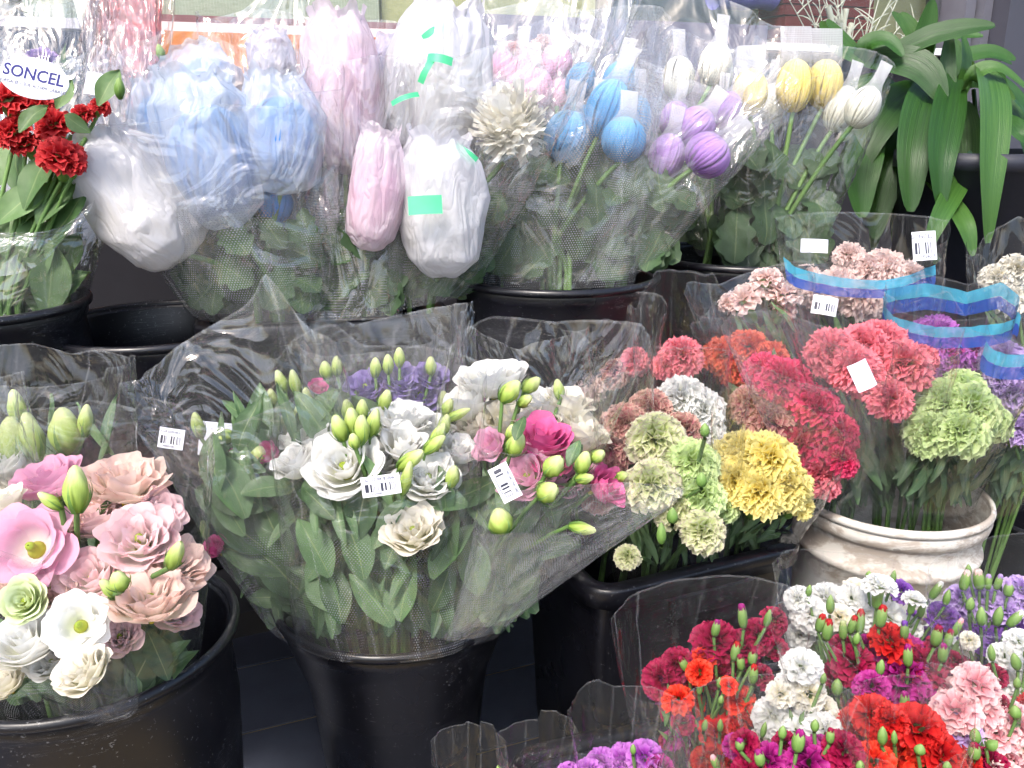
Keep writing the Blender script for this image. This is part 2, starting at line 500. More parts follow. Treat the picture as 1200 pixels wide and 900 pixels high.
# ------------------------------------------------------------------ flower and leaf shapes (shared meshes)
def rose_petal(name, Rr, H, flare, half, ruf, seed, curl=0.10, n=8, m=13):
    rg = np.random.RandomState(seed)
    s = np.linspace(0, 1, n)[:, None] * np.ones((1, m)); t = np.linspace(-1, 1, m)[None, :] * np.ones((n, 1))
    se = s * (1 - 0.24 * np.abs(t) ** 2.6 * s) + 0.018 * s ** 4 * np.sin(9 * t + seed)
    p0, p1, p2, p3 = (0.05, 0.0), (Rr * 0.95, -0.02), (Rr * 1.12, H * 0.55), (Rr + flare, H)
    b = [(1 - se) ** 3, 3 * se * (1 - se) ** 2, 3 * se ** 2 * (1 - se), se ** 3]
    rho = sum(b[i] * (p0, p1, p2, p3)[i][0] for i in range(4))
    z = sum(b[i] * (p0, p1, p2, p3)[i][1] for i in range(4))
    ha = half * np.interp(s, [0, .3, .6, .85, 1], [.55, .9, 1.05, 1.08, .92])
    ph = rg.uniform(0, 6.28, 4)
    rho = rho * (1 + 0.06 * t) + ruf * s ** 2 * (np.sin(3.2 * t + ph[0]) + 0.45 * np.sin(6.5 * t + ph[1])) * 0.6
    z = z + ruf * s ** 3 * 0.7 * (np.sin(4.0 * t + ph[2]) + 0.4 * np.sin(8 * t + ph[3]))
    rho = rho + curl * np.clip((se - 0.75) / 0.25, 0, 1) ** 2
    z = z - curl * 0.5 * np.clip((se - 0.8) / 0.2, 0, 1) ** 2
    a = t * ha
    P = np.stack([rho * np.cos(a), rho * np.sin(a), z], -1)
    uv = np.stack([(t + 1) / 2, s], -1)
    return gmesh(name, [gridpart(P, uv)])

ROSE = {}
def rose_layers(kind):
    """(R, H, flare, petals, half angle, ruffle, curl)"""
    return {
        "double": [(.10, .86, .02, 2, 1.7, .02, .02), (.22, .92, .05, 3, 1.25, .04, .05), (.38, .95, .10, 4, 1.0, .06, .10),
                   (.55, .92, .14, 4, 1.0, .07, .12), (.72, .84, .18, 5, .9, .08, .14), (.80, .66, .22, 5, .95, .08, .12)],
        "ruffled": [(.14, .80, .06, 3, 1.3, .10, .05), (.28, .86, .12, 4, 1.0, .13, .10), (.44, .90, .14, 5, .9, .13, .12),
                    (.60, .86, .18, 6, .8, .13, .14), (.74, .72, .22, 6, .8, .13, .12), (.78, .50, .26, 6, .8, .12, .10)],
        "open": [(.50, .78, .16, 4, .95, .06, .12), (.62, .70, .30, 4, .95, .07, .16), (.68, .48, .46, 5, .85, .08, .14)],
        "cup": [(.12, .95, .02, 2, 1.6, .02, .02), (.26, 1.05, .03, 3, 1.25, .03, .05), (.42, 1.08, .06, 3, 1.25, .04, .10),
                (.52, 1.02, .14, 4, 1.0, .06, .16), (.55, .85, .26, 4, .95, .07, .16)],
    }[kind]
def rose_mesh(kind, li, v):
    k = (kind, li, v)
    if k not in ROSE:
        L = rose_layers(kind)[li]
        ROSE[k] = rose_petal("petal", L[0], L[1], L[2], L[4], L[5], hash((kind == "open", li, v)) % 9999 + len(kind) * 31, L[6])
    return ROSE[k]

def carnation(seed, N=46, ruf=0.13, w=0.44, saw=0.07, dome=1.2, s0=0.3):
    rg = np.random.RandomState(seed)
    parts = []
    n, m = 4, 13
    s = np.linspace(s0, 1, n)[:, None] * np.ones((1, m)); t = np.linspace(-1, 1, m)[None, :] * np.ones((n, 1))
    for i in range(N):
        th = math.acos(max(-1, 1 - (i + .5) / N * dome)); az = i * 2.39996 + rg.uniform(-.3, .3)
        th += rg.uniform(-.12, .12)
        d = np.array([math.sin(th) * math.cos(az), math.sin(th) * math.sin(az), math.cos(th)])
        e = np.array([-math.sin(az), math.cos(az), 0])
        tw = rg.uniform(-.9, .9) * max(0.15, 1 - th)
        nn = np.cross(e, d)
        e2 = e * math.cos(tw) + nn * math.sin(tw); n2 = np.cross(e2, d)
        L = rg.uniform(.86, 1.04) * (1 - 0.12 * (th < .5))
        k = rg.uniform(2.4, 3.8); ph = rg.uniform(0, 6.28)
        wd = w * rg.uniform(.8, 1.15)
        sw = saw * (np.abs(((np.arange(m) % 2) * 2.0 - 1)))[None, :] * ((np.arange(m) % 2) * 2.0 - 1)[None, :] * (s > .95)
        rad = L * s * (1 - .22 * t ** 2 * s) + sw * L
        ripple = ruf * ((s - s0) / (1 - s0)) ** 1.4 * (np.sin(k * t * math.pi / 2 * 1.6 + ph) + .4 * np.sin(7 * t + ph * 2))
        bend = .18 * s ** 2
        P = d * rad[..., None] + e2 * (t * wd * (s ** 1.1))[..., None] + n2 * (ripple)[..., None] - np.array([0, 0, 1]) * (bend * math.sin(th))[..., None]
        parts.append(gridpart(P, np.stack([(t + 1) / 2, (s - s0) / (1 - s0)], -1)))
    P = np.concatenate([p[0] for p in parts])
    off = np.array([0, 0, 0.05])
    for p in parts: p[0][:] = p[0] * np.array([1, 1, .86]) - off
    return gmesh("bloom", parts)

def calyx_mesh(kind=0):
    th = np.linspace(0, 2 * math.pi, 20, endpoint=False)
    pr = np.array([(.05, -1.15), (.17, -1.12), (.25, -.95), (.27, -.6), (.29, -.3), (.33, -.05), (.36, .08)])
    P = []
    for i, (r, z) in enumerate(pr):
        teeth = (.10 * np.maximum(0, np.cos(5 * th)) ** 1.5) if i == len(pr) - 1 else 0 * th
        rr = r * (1 + .04 * np.cos(5 * th))
        P.append(np.stack([rr * np.cos(th), rr * np.sin(th), z + teeth], -1))
    return gmesh("calyx", [gridpart(np.array(P), closed=True)])

def bud_mesh(seed, twist=1.2, ridges=5, pinch=.0):
    th = np.linspace(0, 2 * math.pi, 30, endpoint=False)
    zs = np.linspace(0, 1, 14)
    P = []
    for z in zs:
        r = (math.sin(math.pi * min(1, z * .86 + .04)) ** .75) * (1 - .45 * z) * .56 + .015
        if z > .93: r *= .55
        rr = r * (1 + .17 * np.abs(np.cos(ridges / 2 * (th + twist * z * 1.4))) - .03)
        P.append(np.stack([rr * np.cos(th), rr * np.sin(th), np.full_like(th, z * 2 - .9)], -1))
    parts = [gridpart(np.array(P), closed=True)]
    return gmesh("bud", parts)

def sepal_mesh():
    parts = []
    for k in range(5):
        a = k * 2 * math.pi / 5
        zs = np.linspace(0, 1, 7)
        row = []
        for z in zs:
            r = (math.sin(math.pi * min(1, z * .62 + .06)) ** .75) * .56 * 1.2 + .03
            w = .10 * (1 - z) + .008
            row.append([(r * math.cos(a) - w * s * math.sin(a), r * math.sin(a) + w * s * math.cos(a), z * 1.35 - .92) for s in (-1, 0, 1)])
        parts.append(gridpart(np.array(row)))
    return gmesh("sepal", parts)

def spray_bud_mesh():
    th = np.linspace(0, 2 * math.pi, 20, endpoint=False)
    pr = [(.06, -1), (.28, -.93), (.40, -.6), (.44, -.2), (.42, .2), (.36, .5), (.30, .62)]
    P = []
    for i, (r, z) in enumerate(pr):
        zz = z + (.22 * np.maximum(0, np.cos(5 * th)) ** 1.2 if i == len(pr) - 1 else 0 * th)
        P.append(np.stack([r * (1 + .03 * np.cos(5 * th)) * np.cos(th), r * (1 + .03 * np.cos(5 * th)) * np.sin(th), zz], -1))
    return gmesh("bud", [gridpart(np.array(P), closed=True)])

def bud_tip_mesh():
    th = np.linspace(0, 2 * math.pi, 24, endpoint=False)
    pr = [(.30, .3), (.33, .55), (.30, .8), (.20, .97), (.05, 1.02)]
    P = [np.stack([r * (1 + .13 * np.cos(7 * th + z * 5)) * np.cos(th), r * (1 + .13 * np.cos(7 * th + z * 5)) * np.sin(th), z + .05 * np.sin(5 * th)], -1) for r, z in pr]
    return gmesh("petal_tip", [gridpart(np.array(P), closed=True)])

def green_bud_mesh():
    th = np.linspace(0, 2 * math.pi, 18, endpoint=False)
    pr = [(.05, -1), (.26, -.9), (.42, -.5), (.45, -.1), (.38, .35), (.22, .72), (.04, 1)]
    P = [np.stack([r * (1 + .05 * np.cos(5 * th)) * np.cos(th), r * (1 + .05 * np.cos(5 * th)) * np.sin(th), 0 * th + z], -1) for r, z in pr]
    return gmesh("bud", [gridpart(np.array(P), closed=True)])

def leaf_mesh(seed, w=.19, bend=.25, cup=.25, wave=.03, lobes=False, taper=.9):
    rg = np.random.RandomState(seed)
    n, m = (17, 7) if lobes else (10, 5)
    s = np.linspace(0, 1, n)[:, None] * np.ones((1, m)); t = np.linspace(-1, 1, m)[None, :] * np.ones((n, 1))
    prof = np.sin(math.pi * np.clip(s, 0.02, 1) ** taper) ** .8
    if lobes:
        prof = np.sin(math.pi * s ** .8) ** .7 * (.62 + .38 * np.abs(np.cos(s * math.pi * 3.3 + .4))) + .05
    x = t * w * (prof + .03)
    b = bend * rg.uniform(.4, 1.6)
    z = -b * s ** 2 + cup * (t ** 2) * w * prof + wave * np.sin(9 * s + 3 * t + rg.uniform(0, 6)) * s
    x = x + rg.uniform(-.12, .12) * s ** 2
    P = np.stack([x, s - .15 * b * s ** 2, z], -1)
    return gmesh("leaf", [gridpart(P, np.stack([(t + 1) / 2, s], -1))])

def wrap_mesh(seed, fold=9):
    """crumpled tissue bag, open and ruffled at the top, about 1 wide and 1 high each way"""
    rg = np.random.RandomState(seed)
    n, m = 60, 96
    v = np.linspace(0, 1, n)[:, None] * np.ones((1, m)); th = np.linspace(0, 2 * math.pi, m, endpoint=False)[None, :] * np.ones((n, 1))
    r = np.interp(v, [0, .04, .1, .2, .35, .5, .65, .78, .88, .95, 1], [.02, .30, .58, .85, 1, 1.02, .98, .87, .72, .62, .70])
    z = np.interp(v, [0, .04, .1, .2, .35, .5, .65, .78, .88, .95, 1], [-1, -.98, -.9, -.72, -.35, .02, .40, .68, .84, .94, 1.06])
    d = np.stack([np.cos(th), np.sin(th), 0 * th], -1)
    q = np.stack([r * d[..., 0], r * d[..., 1], z], -1)
    o = rg.uniform(0, 60, 3)
    dis = .15 * ridge(q * np.array([1.1, 1.1, .6]) + o) + .06 * ridge(q * np.array([2.2, 2.2, .9]) + o * 1.7) + .015 * ridge(q * np.array([5.5, 5.5, 2]) + o * 2.1) - .08
    top = np.clip((v - .55) / .45, 0, 1)
    fq = np.stack([np.cos(th) * 2.4, np.sin(th) * 2.4, v * .8], -1) + o * 1.3
    dis = dis + top * .30 * ridge(fq) + top * .12 * ridge(fq * 2.1) - top * .16
    dv = np.stack([np.cos(th) * np.cos((v - .45) * 2.6), np.sin(th) * np.cos((v - .45) * 2.6), np.sin((v - .45) * 2.6)], -1)
    nr = rg.normal(size=(46, 3)); nr /= np.linalg.norm(nr, axis=1)[:, None]; hh = rg.uniform(.80, 1.02, 46)
    dot = dv @ nr.T
    fac = np.where(dot > .05, hh / np.maximum(dot, .05), 9).min(-1)
    dis = dis * .45 + np.clip(fac - 1, -.25, .22) * .9
    rr = r * (1 + dis * (.4 + .6 * np.clip(v * 6, 0, 1)))
    z = z + top ** 2 * .22 * pnoise(np.stack([np.cos(th) * 2.2, np.sin(th) * 2.2, 0 * th + o[0]], -1)) + .03 * ridge(q * 2 + o[::-1])
    lean = rg.uniform(-.15, .15, 2)
    P = np.stack([rr * np.cos(th) + lean[0] * top, rr * np.sin(th) + lean[1] * top, z], -1)
    return gmesh("tissue_wrap", [gridpart(P, np.stack([th / 6.2832, v], -1), closed=True)])

def mum_ball_mesh(seed, N=22, full=1.0):
    """ball of incurved petals seen as lengthwise ribs"""
    rg = np.random.RandomState(seed)
    parts = []
    for ring, (sc, k) in enumerate(((1.0, N), (.93, N), (.84, N - 4))):
        for i in range(k):
            a0 = (i + ring * .5) * 2 * math.pi / k + rg.uniform(-.07, .07); pr = rg.uniform(.985, 1.015)
            tw = rg.uniform(.1, .75)
            s = np.linspace(0, 1, 9)[:, None] * np.ones((1, 3)); t = np.array([[-1, 0, 1]]) * np.ones((9, 1))
            ph = -1.35 + s * 2.75
            rad = np.cos(ph) * .98 * sc + .03
            z = np.sin(ph) * 1.05 * sc + .06 * ring
            a = a0 + tw * s + t * (math.pi / k) * 1.05 * (1 - .3 * np.abs(2 * s - 1))
            bul = (1 + .06 * (1 - t ** 2)) * pr
            P = np.stack([rad * bul * np.cos(a), rad * bul * np.sin(a), z], -1)
            parts.append(gridpart(P, np.stack([(t + 1) / 2, s], -1)))
    return gmesh("bloom", parts)

def net_mesh(seed, wide=0.0):
    """stretched net cap: cups the ball from below its waist and runs into a flat tail"""
    n, m = 26, 28
    th = np.linspace(0, 2 * math.pi, m, endpoint=False)
    rg = np.random.RandomState(seed)
    ln = rg.uniform(.3, .7); sw = rg.uniform(-.5, .5); sw2 = rg.uniform(-.3, .3)
    zs = [-.95, -.75, -.5, -.2, .1, .4, .65, .85, 1.02, 1.18, 1.35, 1.55, 1.75, 1.75 + ln * .5, 1.75 + ln]
    rx = [.40, .76, .97, 1.09, 1.11, 1.02, .86, .70, .56, .47, .42, .40, .40, .41, .43]
    ry = [.40, .76, .97, 1.09, 1.11, 1.02, .86, .66, .44, .28, .15, .07, .04, .03, .03]
    if wide:
        rx = [r_ if i < 5 else max(r_, wide) for i, r_ in enumerate(rx)]
    P = []
    for i, z in enumerate(zs):
        k = max(0, z - 1) / 2
        P.append(np.stack([rx[i] * np.cos(th) + sw * k * k, ry[i] * np.sin(th) + sw2 * k * k, 0 * th + z], -1))
    v = np.linspace(0, 1, len(zs))[:, None] * np.ones((1, m))
    u = (th / 6.2832)[None, :] * np.ones((len(zs), 1))
    return gmesh("net_cap", [gridpart(np.array(P), np.stack([u, v], -1), closed=True)])

def spider_mesh(seed, N=260):
    rg = np.random.RandomState(seed)
    parts = []
    for i in range(N):
        th = math.acos(1 - (i + .5) / N * 1.6); az = i * 2.39996
        d = np.array([math.sin(th) * math.cos(az), math.sin(th) * math.sin(az), math.cos(th)])
        e = np.array([-math.sin(az), math.cos(az), 0]); nn = np.cross(e, d)
        s = np.linspace(.25, 1, 7)[:, None] * np.ones((1, 3)); t = np.array([[-1, 0, 1]]) * np.ones((7, 1))
        L = rg.uniform(.75, 1.15); k = rg.uniform(-.6, .6); k2 = rg.uniform(-.55, .25)
        P = d * (L * s)[..., None] + e * (t * .11 + k * s ** 3 * .7)[..., None] + nn * (k2 * s ** 3 * .9 + .04 * t ** 2)[..., None]
        parts.append(gridpart(P, np.stack([(t + 1) / 2, s], -1)))
    return gmesh("bloom", parts)

CARN = [carnation(i, 58, .20, .52, .035) for i in range(5)]
FRILL = [carnation(20 + i, 80, .15, .36, .05, 1.25) for i in range(4)]
SPRAY = [carnation(40 + i, 24, .14, .56, .03, 1.15) for i in range(5)]
FLAT = [carnation(60 + i, 20, .09, .62, .03, .85) for i in range(4)]
CALYX = calyx_mesh()
LBUD = [bud_mesh(i, 1.2 + .4 * i) for i in range(3)]
SEPAL = sepal_mesh()
SBUD, STIP, GBUD = spray_bud_mesh(), bud_tip_mesh(), green_bud_mesh()
LEAF = [leaf_mesh(i, .20 + .02 * (i % 3), .3) for i in range(6)]
NARROW = [leaf_mesh(10 + i, .09, .35, .3) for i in range(4)]
BROAD = [leaf_mesh(30 + i, .24, .25, .3, .04, taper=1.1) for i in range(4)]
LOBED = [leaf_mesh(50 + i, .34, .3, .2, .05, True) for i in range(4)]
WRAP = [wrap_mesh(i, 7 + i) for i in range(6)]
BALL = [mum_ball_mesh(i, 34) for i in range(4)]
WIDE_NET = [net_mesh(20 + i, .92) for i in range(3)]
NET = [net_mesh(i) for i in range(6)]
SPIDER = spider_mesh(3)
CENTRE = gmesh("centre", [lathe([(0.02, .55), (.10, .52), (.13, .40), (.10, .28), (.16, .2), (.24, .05), (.10, -.06), (.06, -.35), (.02, -.36)], 14)])

# ------------------------------------------------------------------ materials in use
M = {}
def PM(key, *a, **k):
    M[key] = petal_mat(key + "_petal", *a, **k)
PM("lis_white", "e6ecc4", "f8f7ee", "faf9f6", transl=.42)
PM("lis_cream", "dfe4b0", "f6f1da", "f8f2e4", transl=.42)
PM("lis_pink", "f8f0de", "fad8e6", "f5bdd6", transl=.5)
PM("lis_blush", "fdf7e6", "fff0ed", "ffe1e3", transl=.58)
PM("lis_peach", "fff8e6", "fff0e4", "ffe4d9", transl=.58)
PM("lis_rose", "e9a9c2", "e882b2", "e06ba3")
PM("lis_lime", "c6d98c", "dbe8ae", "e6efc6")
PM("lis_purple", "7d5fae", "8d70bd", "a08ccc")
PM("car_red", "7e0912", "b81219", "cc2622")
PM("car_scarlet", "a01512", "dd2a1c", "ee4a30")
PM("car_crimson", "5a0620", "8e0d38", "ac1a4e")
PM("car_magenta", "650a4e", "9a1070", "bb3492")
PM("car_orchid", "8a2c96", "b552c0", "cf7fd6")
PM("car_lilac", "9c79bd", "b795d6", "cdb3e4")
PM("car_violet", "4c1f74", "6e35a0", "8f58bd")
PM("car_pink", "de8894", "f2acb4", "f7c8ca", edge="f9dedc")
PM("car_coral", "d9506a", "ee7187", "f38d9a")
PM("car_hot", "b80f45", "dc2660", "e84a78")
PM("car_pale", "f4d2c8", "f8dcd5", "f9e4df", transl=.5)
PM("car_white", "e6e8d8", "f6f6f2", "f9f9f7", transl=.5)
PM("car_ivory", "e6dcae", "f0e9d2", "f1ede2")
PM("car_lime", "b4d070", "cfe498", "dcecb4", transl=.5)
PM("car_yellow", "f6dc58", "fbe880", "fdf1a8", transl=.5)
PM("car_green", "98b05a", "d2dc9c", "e4e9bc", edge="dfd3c4", transl=.5)
PM("car_dusky", "963a4a", "c26a78", "d39a96", edge="e2bfae")
PM("car_orange", "d2402c", "e85a40", "ee7458")
PM("mum_blue", "2878b4", "429cd8", "78c2ea", transl=.2)
PM("mum_pink", "e08bb8", "efa6cc", "f4bfdc", transl=.2)
PM("mum_purple", "7a4c9c", "a878c8", "c9a4de", transl=.2)
PM("mum_yellow", "e2c454", "f2dc6c", "f7e79c", transl=.2)
PM("mum_white", "dcdcc4", "efeee0", "f4f3ee", transl=.25)
PM("mum_cream", "f0e6c4", "faf5e2", "fcf9f0", transl=.5)
PM("mum_skyblue", "1f70c4", "3c92e2", "6cb4f2", transl=.3)
PM("red_bloom", "8a0f18", "c0242e", "d64648")
M["bud_lime"] = petal_mat("lime_bud", "86a63c", "b2c766", "d6dfa0", transl=.25, rough=.5)
M["bud_green"] = petal_mat("green_bud", "4f7430", "6f9248", "8ca662", transl=.15, rough=.5)
M["calyx"] = petal_mat("calyx_green", "4f7c34", "749a4c", "9ab072", transl=.15, rough=.5)
M["centre"] = petal_mat("flower_centre", "8ea23c", "a9b23e", "d9c23c", transl=.1)
M["leaf"] = leaf_mat("lisianthus_leaf", "253f24", "66845a", .38, .45)
M["leaf_dark"] = leaf_mat("mum_leaf", "24381f", "486242", .55)
M["leaf_lily"] = leaf_mat("broad_leaf", "3c5a32", "6e8c58", .4, .4)
def strap_mat():
    t = NT("strap_leaf")
    uv = t.uv()
    ln_ = t.noise(t.map(uv, (38, 1.2, 1)), 1.0, 2.0)
    rnd = t.n("ObjectInfo").outputs["Random"]
    f = t.math('ADD', t.math('MULTIPLY', ln_, 0.7), t.math('MULTIPLY', rnd, 0.35), True)
    c = t.ramp(f, [(0.25, lin("1a3a12")), (0.55, lin("315a20")), (0.9, lin("5a7e3a"))])
    p = t.n("BsdfPrincipled", Roughness=0.42); t.l(c, p.inputs["Base Color"]); t.l(t.bump(ln_, 0.25, 0.006), p.inputs["Normal"])
    tr = t.n("BsdfTranslucent"); t.l(t.mixc(0.4, c, lin("8fae3a")), tr.inputs[0])
    return t.end(t.mixs(0.2, p.outputs[0], tr.outputs[0]))
M["leaf_strap"] = strap_mat()
M["stem"] = plain("green_stem", "6c8c4e", .5, .3, "4f6e3a")
M["film"] = film_mat("clear_film", .02, 0, .32)
M["film_dots"] = film_mat("dotted_film", .02, .40, .4, dot_top=.66)
M["film_all"] = film_mat("dotted_film_full", .08, .34, .4, dot_top=1.1)
M["film_dots_hard"] = film_mat("glossy_dotted_film", .08, .34, .65, gloss=1.6, rough=.05, dot_top=.6)
M["film_hard"] = film_mat("crisp_cellophane", .03, 0, .5, gloss=2.2, rough=.05)
M["film_haze"] = film_mat("hazy_film", .12, 0, .3)
M["film_red"] = film_mat("red_tinted_film", .30, 0, .6, tint=(.80, .38, .40), gloss=1.6)
M["film_soft"] = film_mat("thin_film", .02, 0, .18)
M["tissue"] = tissue_mat("white_tissue", "f2f1f8", .26, .7, .2)
M["tissue_clear"] = tissue_mat("sheer_tissue", "e8f0fc", .52, .7, .18)
M["tissue_pink"] = tissue_mat("pink_tinged_tissue", "f6e9f2", .26, .7, .2)
M["tissue_lav"] = tissue_mat("lavender_tissue", "dedaee", .3, .7, .2)
M["net"] = net_mat("white_net", .95)
M["band_cyan"] = band_mat("cyan_print", "4aa4c2")
M["band_blue"] = band_mat("blue_print", "2a50a6")
M["black"] = bucket_mat()
M["white_bucket"] = white_bucket_mat()
M["tag"] = tag_mat("barcode_sticker", ())
M["paper"] = plain("white_sticker", "e6e8f6", .4, .4, "dfe2f2")
M["ink"] = plain("navy_ink", "1a1c6e", .5, .3)
M["ink_grey"] = plain("grey_ink", "55586e", .5, .3)
M["green_tape"] = plain("green_tape", "4fc48c", .4, .4)
M["tile"] = tile_mat()
M["asphalt"] = plain("pavement", "6a6864", .9, .2, "55534f", 3.0, .3)

# ------------------------------------------------------------------ bouquet builder
BOUQUETS = []
class Bouquet:
    def __init__(s, name, label, cat, base, neck, seed, group="bouquets for sale", gd=0.0, d0=1.2, y0=500, stem_r=.0026, ax0=None):
        """base: foot of the stems in the bucket; neck: where the sleeve gathers them"""
        s.root = thing(name, label, cat, base, group)
        s.base, s.neck = V(base), V(neck)
        s.rg = random.Random(seed); s.seed = seed
        s.d0, s.y0, s.gd, s.sr = d0, y0, gd, stem_r
        s.cx = ax0
        s.todo, s.sl, s.free = [], None, -999
        BOUQUETS.append(s)
    def depth(s, y, dd=0.0):
        return s.d0 - (y - s.y0) * s.gd + dd
    def stem(s, p, z=None, r=None):
        a = s.base + V((s.rg.uniform(-.03, .03), s.rg.uniform(-.03, .03), 0))
        n = s.neck + V((s.rg.uniform(-.03, .03), s.rg.uniform(-.02, .02), s.rg.uniform(-.02, .02)))
        pts = [a, a.lerp(n, .6)] + bez(n, n.lerp(p, .6) + V((0, 0, .02)), p, 6)
        link("stem", gmesh("stem", [tube(pts, (r or s.sr) * 1.2, r or s.sr)]), s.root, mat=M["stem"])
    def ax(s, x, a):
        if a is not None: return axis(*a)
        lean = 0 if s.cx is None else max(-.7, min(.7, (x - s.cx) / 160.0))
        return axis(lean + s.rg.uniform(-.15, .15), .75 + s.rg.uniform(-.15, .15), .75 + s.rg.uniform(-.2, .2))
    def rose(s, x, y, r, mat, kind="double", a=None, dd=0.0, stem=True):
        d = s.depth(y, dd); z = s.ax(x, a); k = px(r, d) / 1.02
        p = at(x, y, d) - z * k * .45
        m = frame(p, z, s.rg.uniform(0, 6), (k, k, k))
        b = link("lisianthus_bloom", CENTRE, s.root, mat4=m, mat=M["centre"])
        for li, L in enumerate(rose_layers(kind)):
            for j in range(L[3]):
                ang = j * 2 * math.pi / L[3] + li * 1.1 + s.rg.uniform(-.15, .15)
                loc = Matrix.Rotation(ang, 4, 'Z') @ Matrix.Rotation(s.rg.uniform(-.09, .09), 4, 'Y') @ Matrix.Scale(s.rg.uniform(.93, 1.06), 4)
                sub("petal", rose_mesh(kind, li, s.rg.randrange(3)), b, loc, M[mat])
        if stem: s.stem(p - z * k * .3)
        return b
    def carn(s, x, y, r, mat, pool=None, a=None, dd=0.0, stem=True, sq=1.0, calyx=True, name="carnation_bloom"):
        d = s.depth(y, dd); z = s.ax(x, a); k = px(r, d)
        p = at(x, y, d) - z * k * .2
        m = frame(p, z, s.rg.uniform(0, 6), (k, k * sq, k))
        b = link(name, s.rg.choice(pool or CARN), s.root, mat4=m, mat=M[mat])
        if calyx:
            sub("calyx", CALYX, b, Matrix.Translation((0, 0, -.05)), M["calyx"])
        if stem: s.stem(p - z * k * 1.0)
        return b
    def lbud(s, x, y, w, h, ang=90, dd=0.0, mat="bud_lime", stem=True):
        """ang: which way the tip points in the picture, degrees anticlockwise from right"""
        d = s.depth(y, dd)
        z = (RT * math.cos(R(ang)) + UPC * math.sin(R(ang)) - FW * s.rg.uniform(.0, .5)).normalized()
        p = at(x, y, d)
        m = frame(p, z, s.rg.uniform(0, 6), (px(w, d) * 1.7, px(w, d) * 1.7, px(h, d)))
        b = link("lisianthus_bud", s.rg.choice(LBUD), s.root, mat4=m, mat=M[mat])
        sub("sepal", SEPAL, b, Matrix(), M["bud_green"])
        if stem: s.stem(p - z * px(h, d) * .85)
    def sbud(s, x, y, w, h, mat=None, ang=90, dd=0.0, stem=True):
        d = s.depth(y, dd)
        z = (RT * math.cos(R(ang)) + UPC * math.sin(R(ang)) - FW * s.rg.uniform(.1, .35)).normalized()
        p = at(x, y, d)
        m = frame(p, z, s.rg.uniform(0, 6), (px(w, d) * 1.6, px(w, d) * 1.6, px(h, d) * .85))
        b = link("carnation_bud", SBUD if mat else GBUD, s.root, mat4=m, mat=M["bud_green"])
        if mat: sub("petal_tip", STIP, b, Matrix(), M[mat])
        if stem: s.stem(p - z * px(h, d))
    def wrap(s, x, y, w, h, tissue, inner, tilt=0.0, dd=0.0, v=None, stem=True, ball=.79, toward=.25):
        d = s.depth(y, dd)
        z = (RT * math.sin(R(tilt)) + UPC * math.cos(R(tilt)) - FW * toward).normalized()
        p = at(x, y, d)
        i = s.rg.randrange(6) if v is None else v
        m = frame(p, z, s.rg.uniform(0, 6), (px(w, d), px(w, d), px(h, d)))
        b = link("wrapped_bloom", s.rg.choice(BALL), s.root, mat4=m @ Matrix.Translation((0, 0, -.08)) @ Matrix.Diagonal((ball, ball, ball * .9, 1)), mat=M[inner])
        link("tissue_wrap", WRAP[i], b, mat4=m, mat=M[tissue])
        if stem: s.stem(p - z * px(h, d) * .85, r=.004)
        return b
    def netted(s, x, y, w, h, mat, tilt=0.0, dd=0.0, stem=True, toward=.2, nets=None):
        d = s.depth(y, dd)
        z = (RT * math.sin(R(tilt)) + UPC * math.cos(R(tilt)) - FW * toward).normalized()
        p = at(x, y, d)
        m = frame_yz(p, -FW, z, (1, 1, 1))
        xx = z.cross(FW).normalized(); yy = z.cross(xx)
        m = Matrix.Translation(p) @ Matrix((xx, yy, z)).transposed().to_4x4() @ Matrix.Diagonal((px(w, d), px(w, d), px(h, d) * .93, 1))
        b = link("netted_bloom", s.rg.choice(BALL), s.root, mat4=m @ Matrix.Rotation(s.rg.uniform(0, 6), 4, 'Z'), mat=M[mat])
        link("net_cap", s.rg.choice(nets or NET), b, mat4=m, mat=M["net"])
        if stem: s.stem(p - z * px(h, d) * .9, r=.004)
    def leaf(s, *a, **k):
        s.todo.append((a, k))
    def finish(s):
        for a, k in s.todo:
            s.put_leaf(*a, **k)
    def put_leaf(s, x, y, ln, ang, pool=None, mat="leaf", dd=0.0, wide=1.0, tilt=None):
        d = s.depth(y, dd)
        if s.sl and y > s.free:                    # keep the leaf inside its sleeve
            bl, br, tl, tr, db, dt, ratio, ease = s.sl
            yb, yt = (bl[1] + br[1]) / 2, (tl[1] + tr[1]) / 2
            t = max(0.0, min(1.1, (yb - y) / (yb - yt)))
            f = t ** ease
            cx = (bl[0] + br[0]) / 2 * (1 - t) + (tl[0] + tr[0]) / 2 * t
            hw = (br[0] - bl[0]) / 2 * (1 - f) + (tr[0] - tl[0]) / 2 * f
            cd = db * (1 - t) + dt * t
            hd = px(hw, cd) * ratio
            q = max(-.68, min(.68, (x - cx) / hw)); x = cx + q * hw
            lim = hd * max(.05, (1 - q * q) ** .5 - .2)
            d = max(cd - lim, min(cd + lim, cd + (dd - .02) * 1.2))
            y = min(y, yb - ln * .55)
            ang = 90 + (ang - 90) * .95
        y_ = RT * math.cos(R(ang)) + UPC * math.sin(R(ang)) + FW * (s.rg.uniform(-.35, .25) if tilt is None else tilt)
        nrm = -FW + RT * s.rg.uniform(-.7, .7) + UPC * s.rg.uniform(-.2, .7)
        k = px(ln, d)
        p = at(x, y, d) - y_.normalized() * k * .5
        link("leaf", s.rg.choice(pool or LEAF), s.root, mat4=frame_yz(p, y_, nrm, (k * wide, k, k)), mat=M[mat])
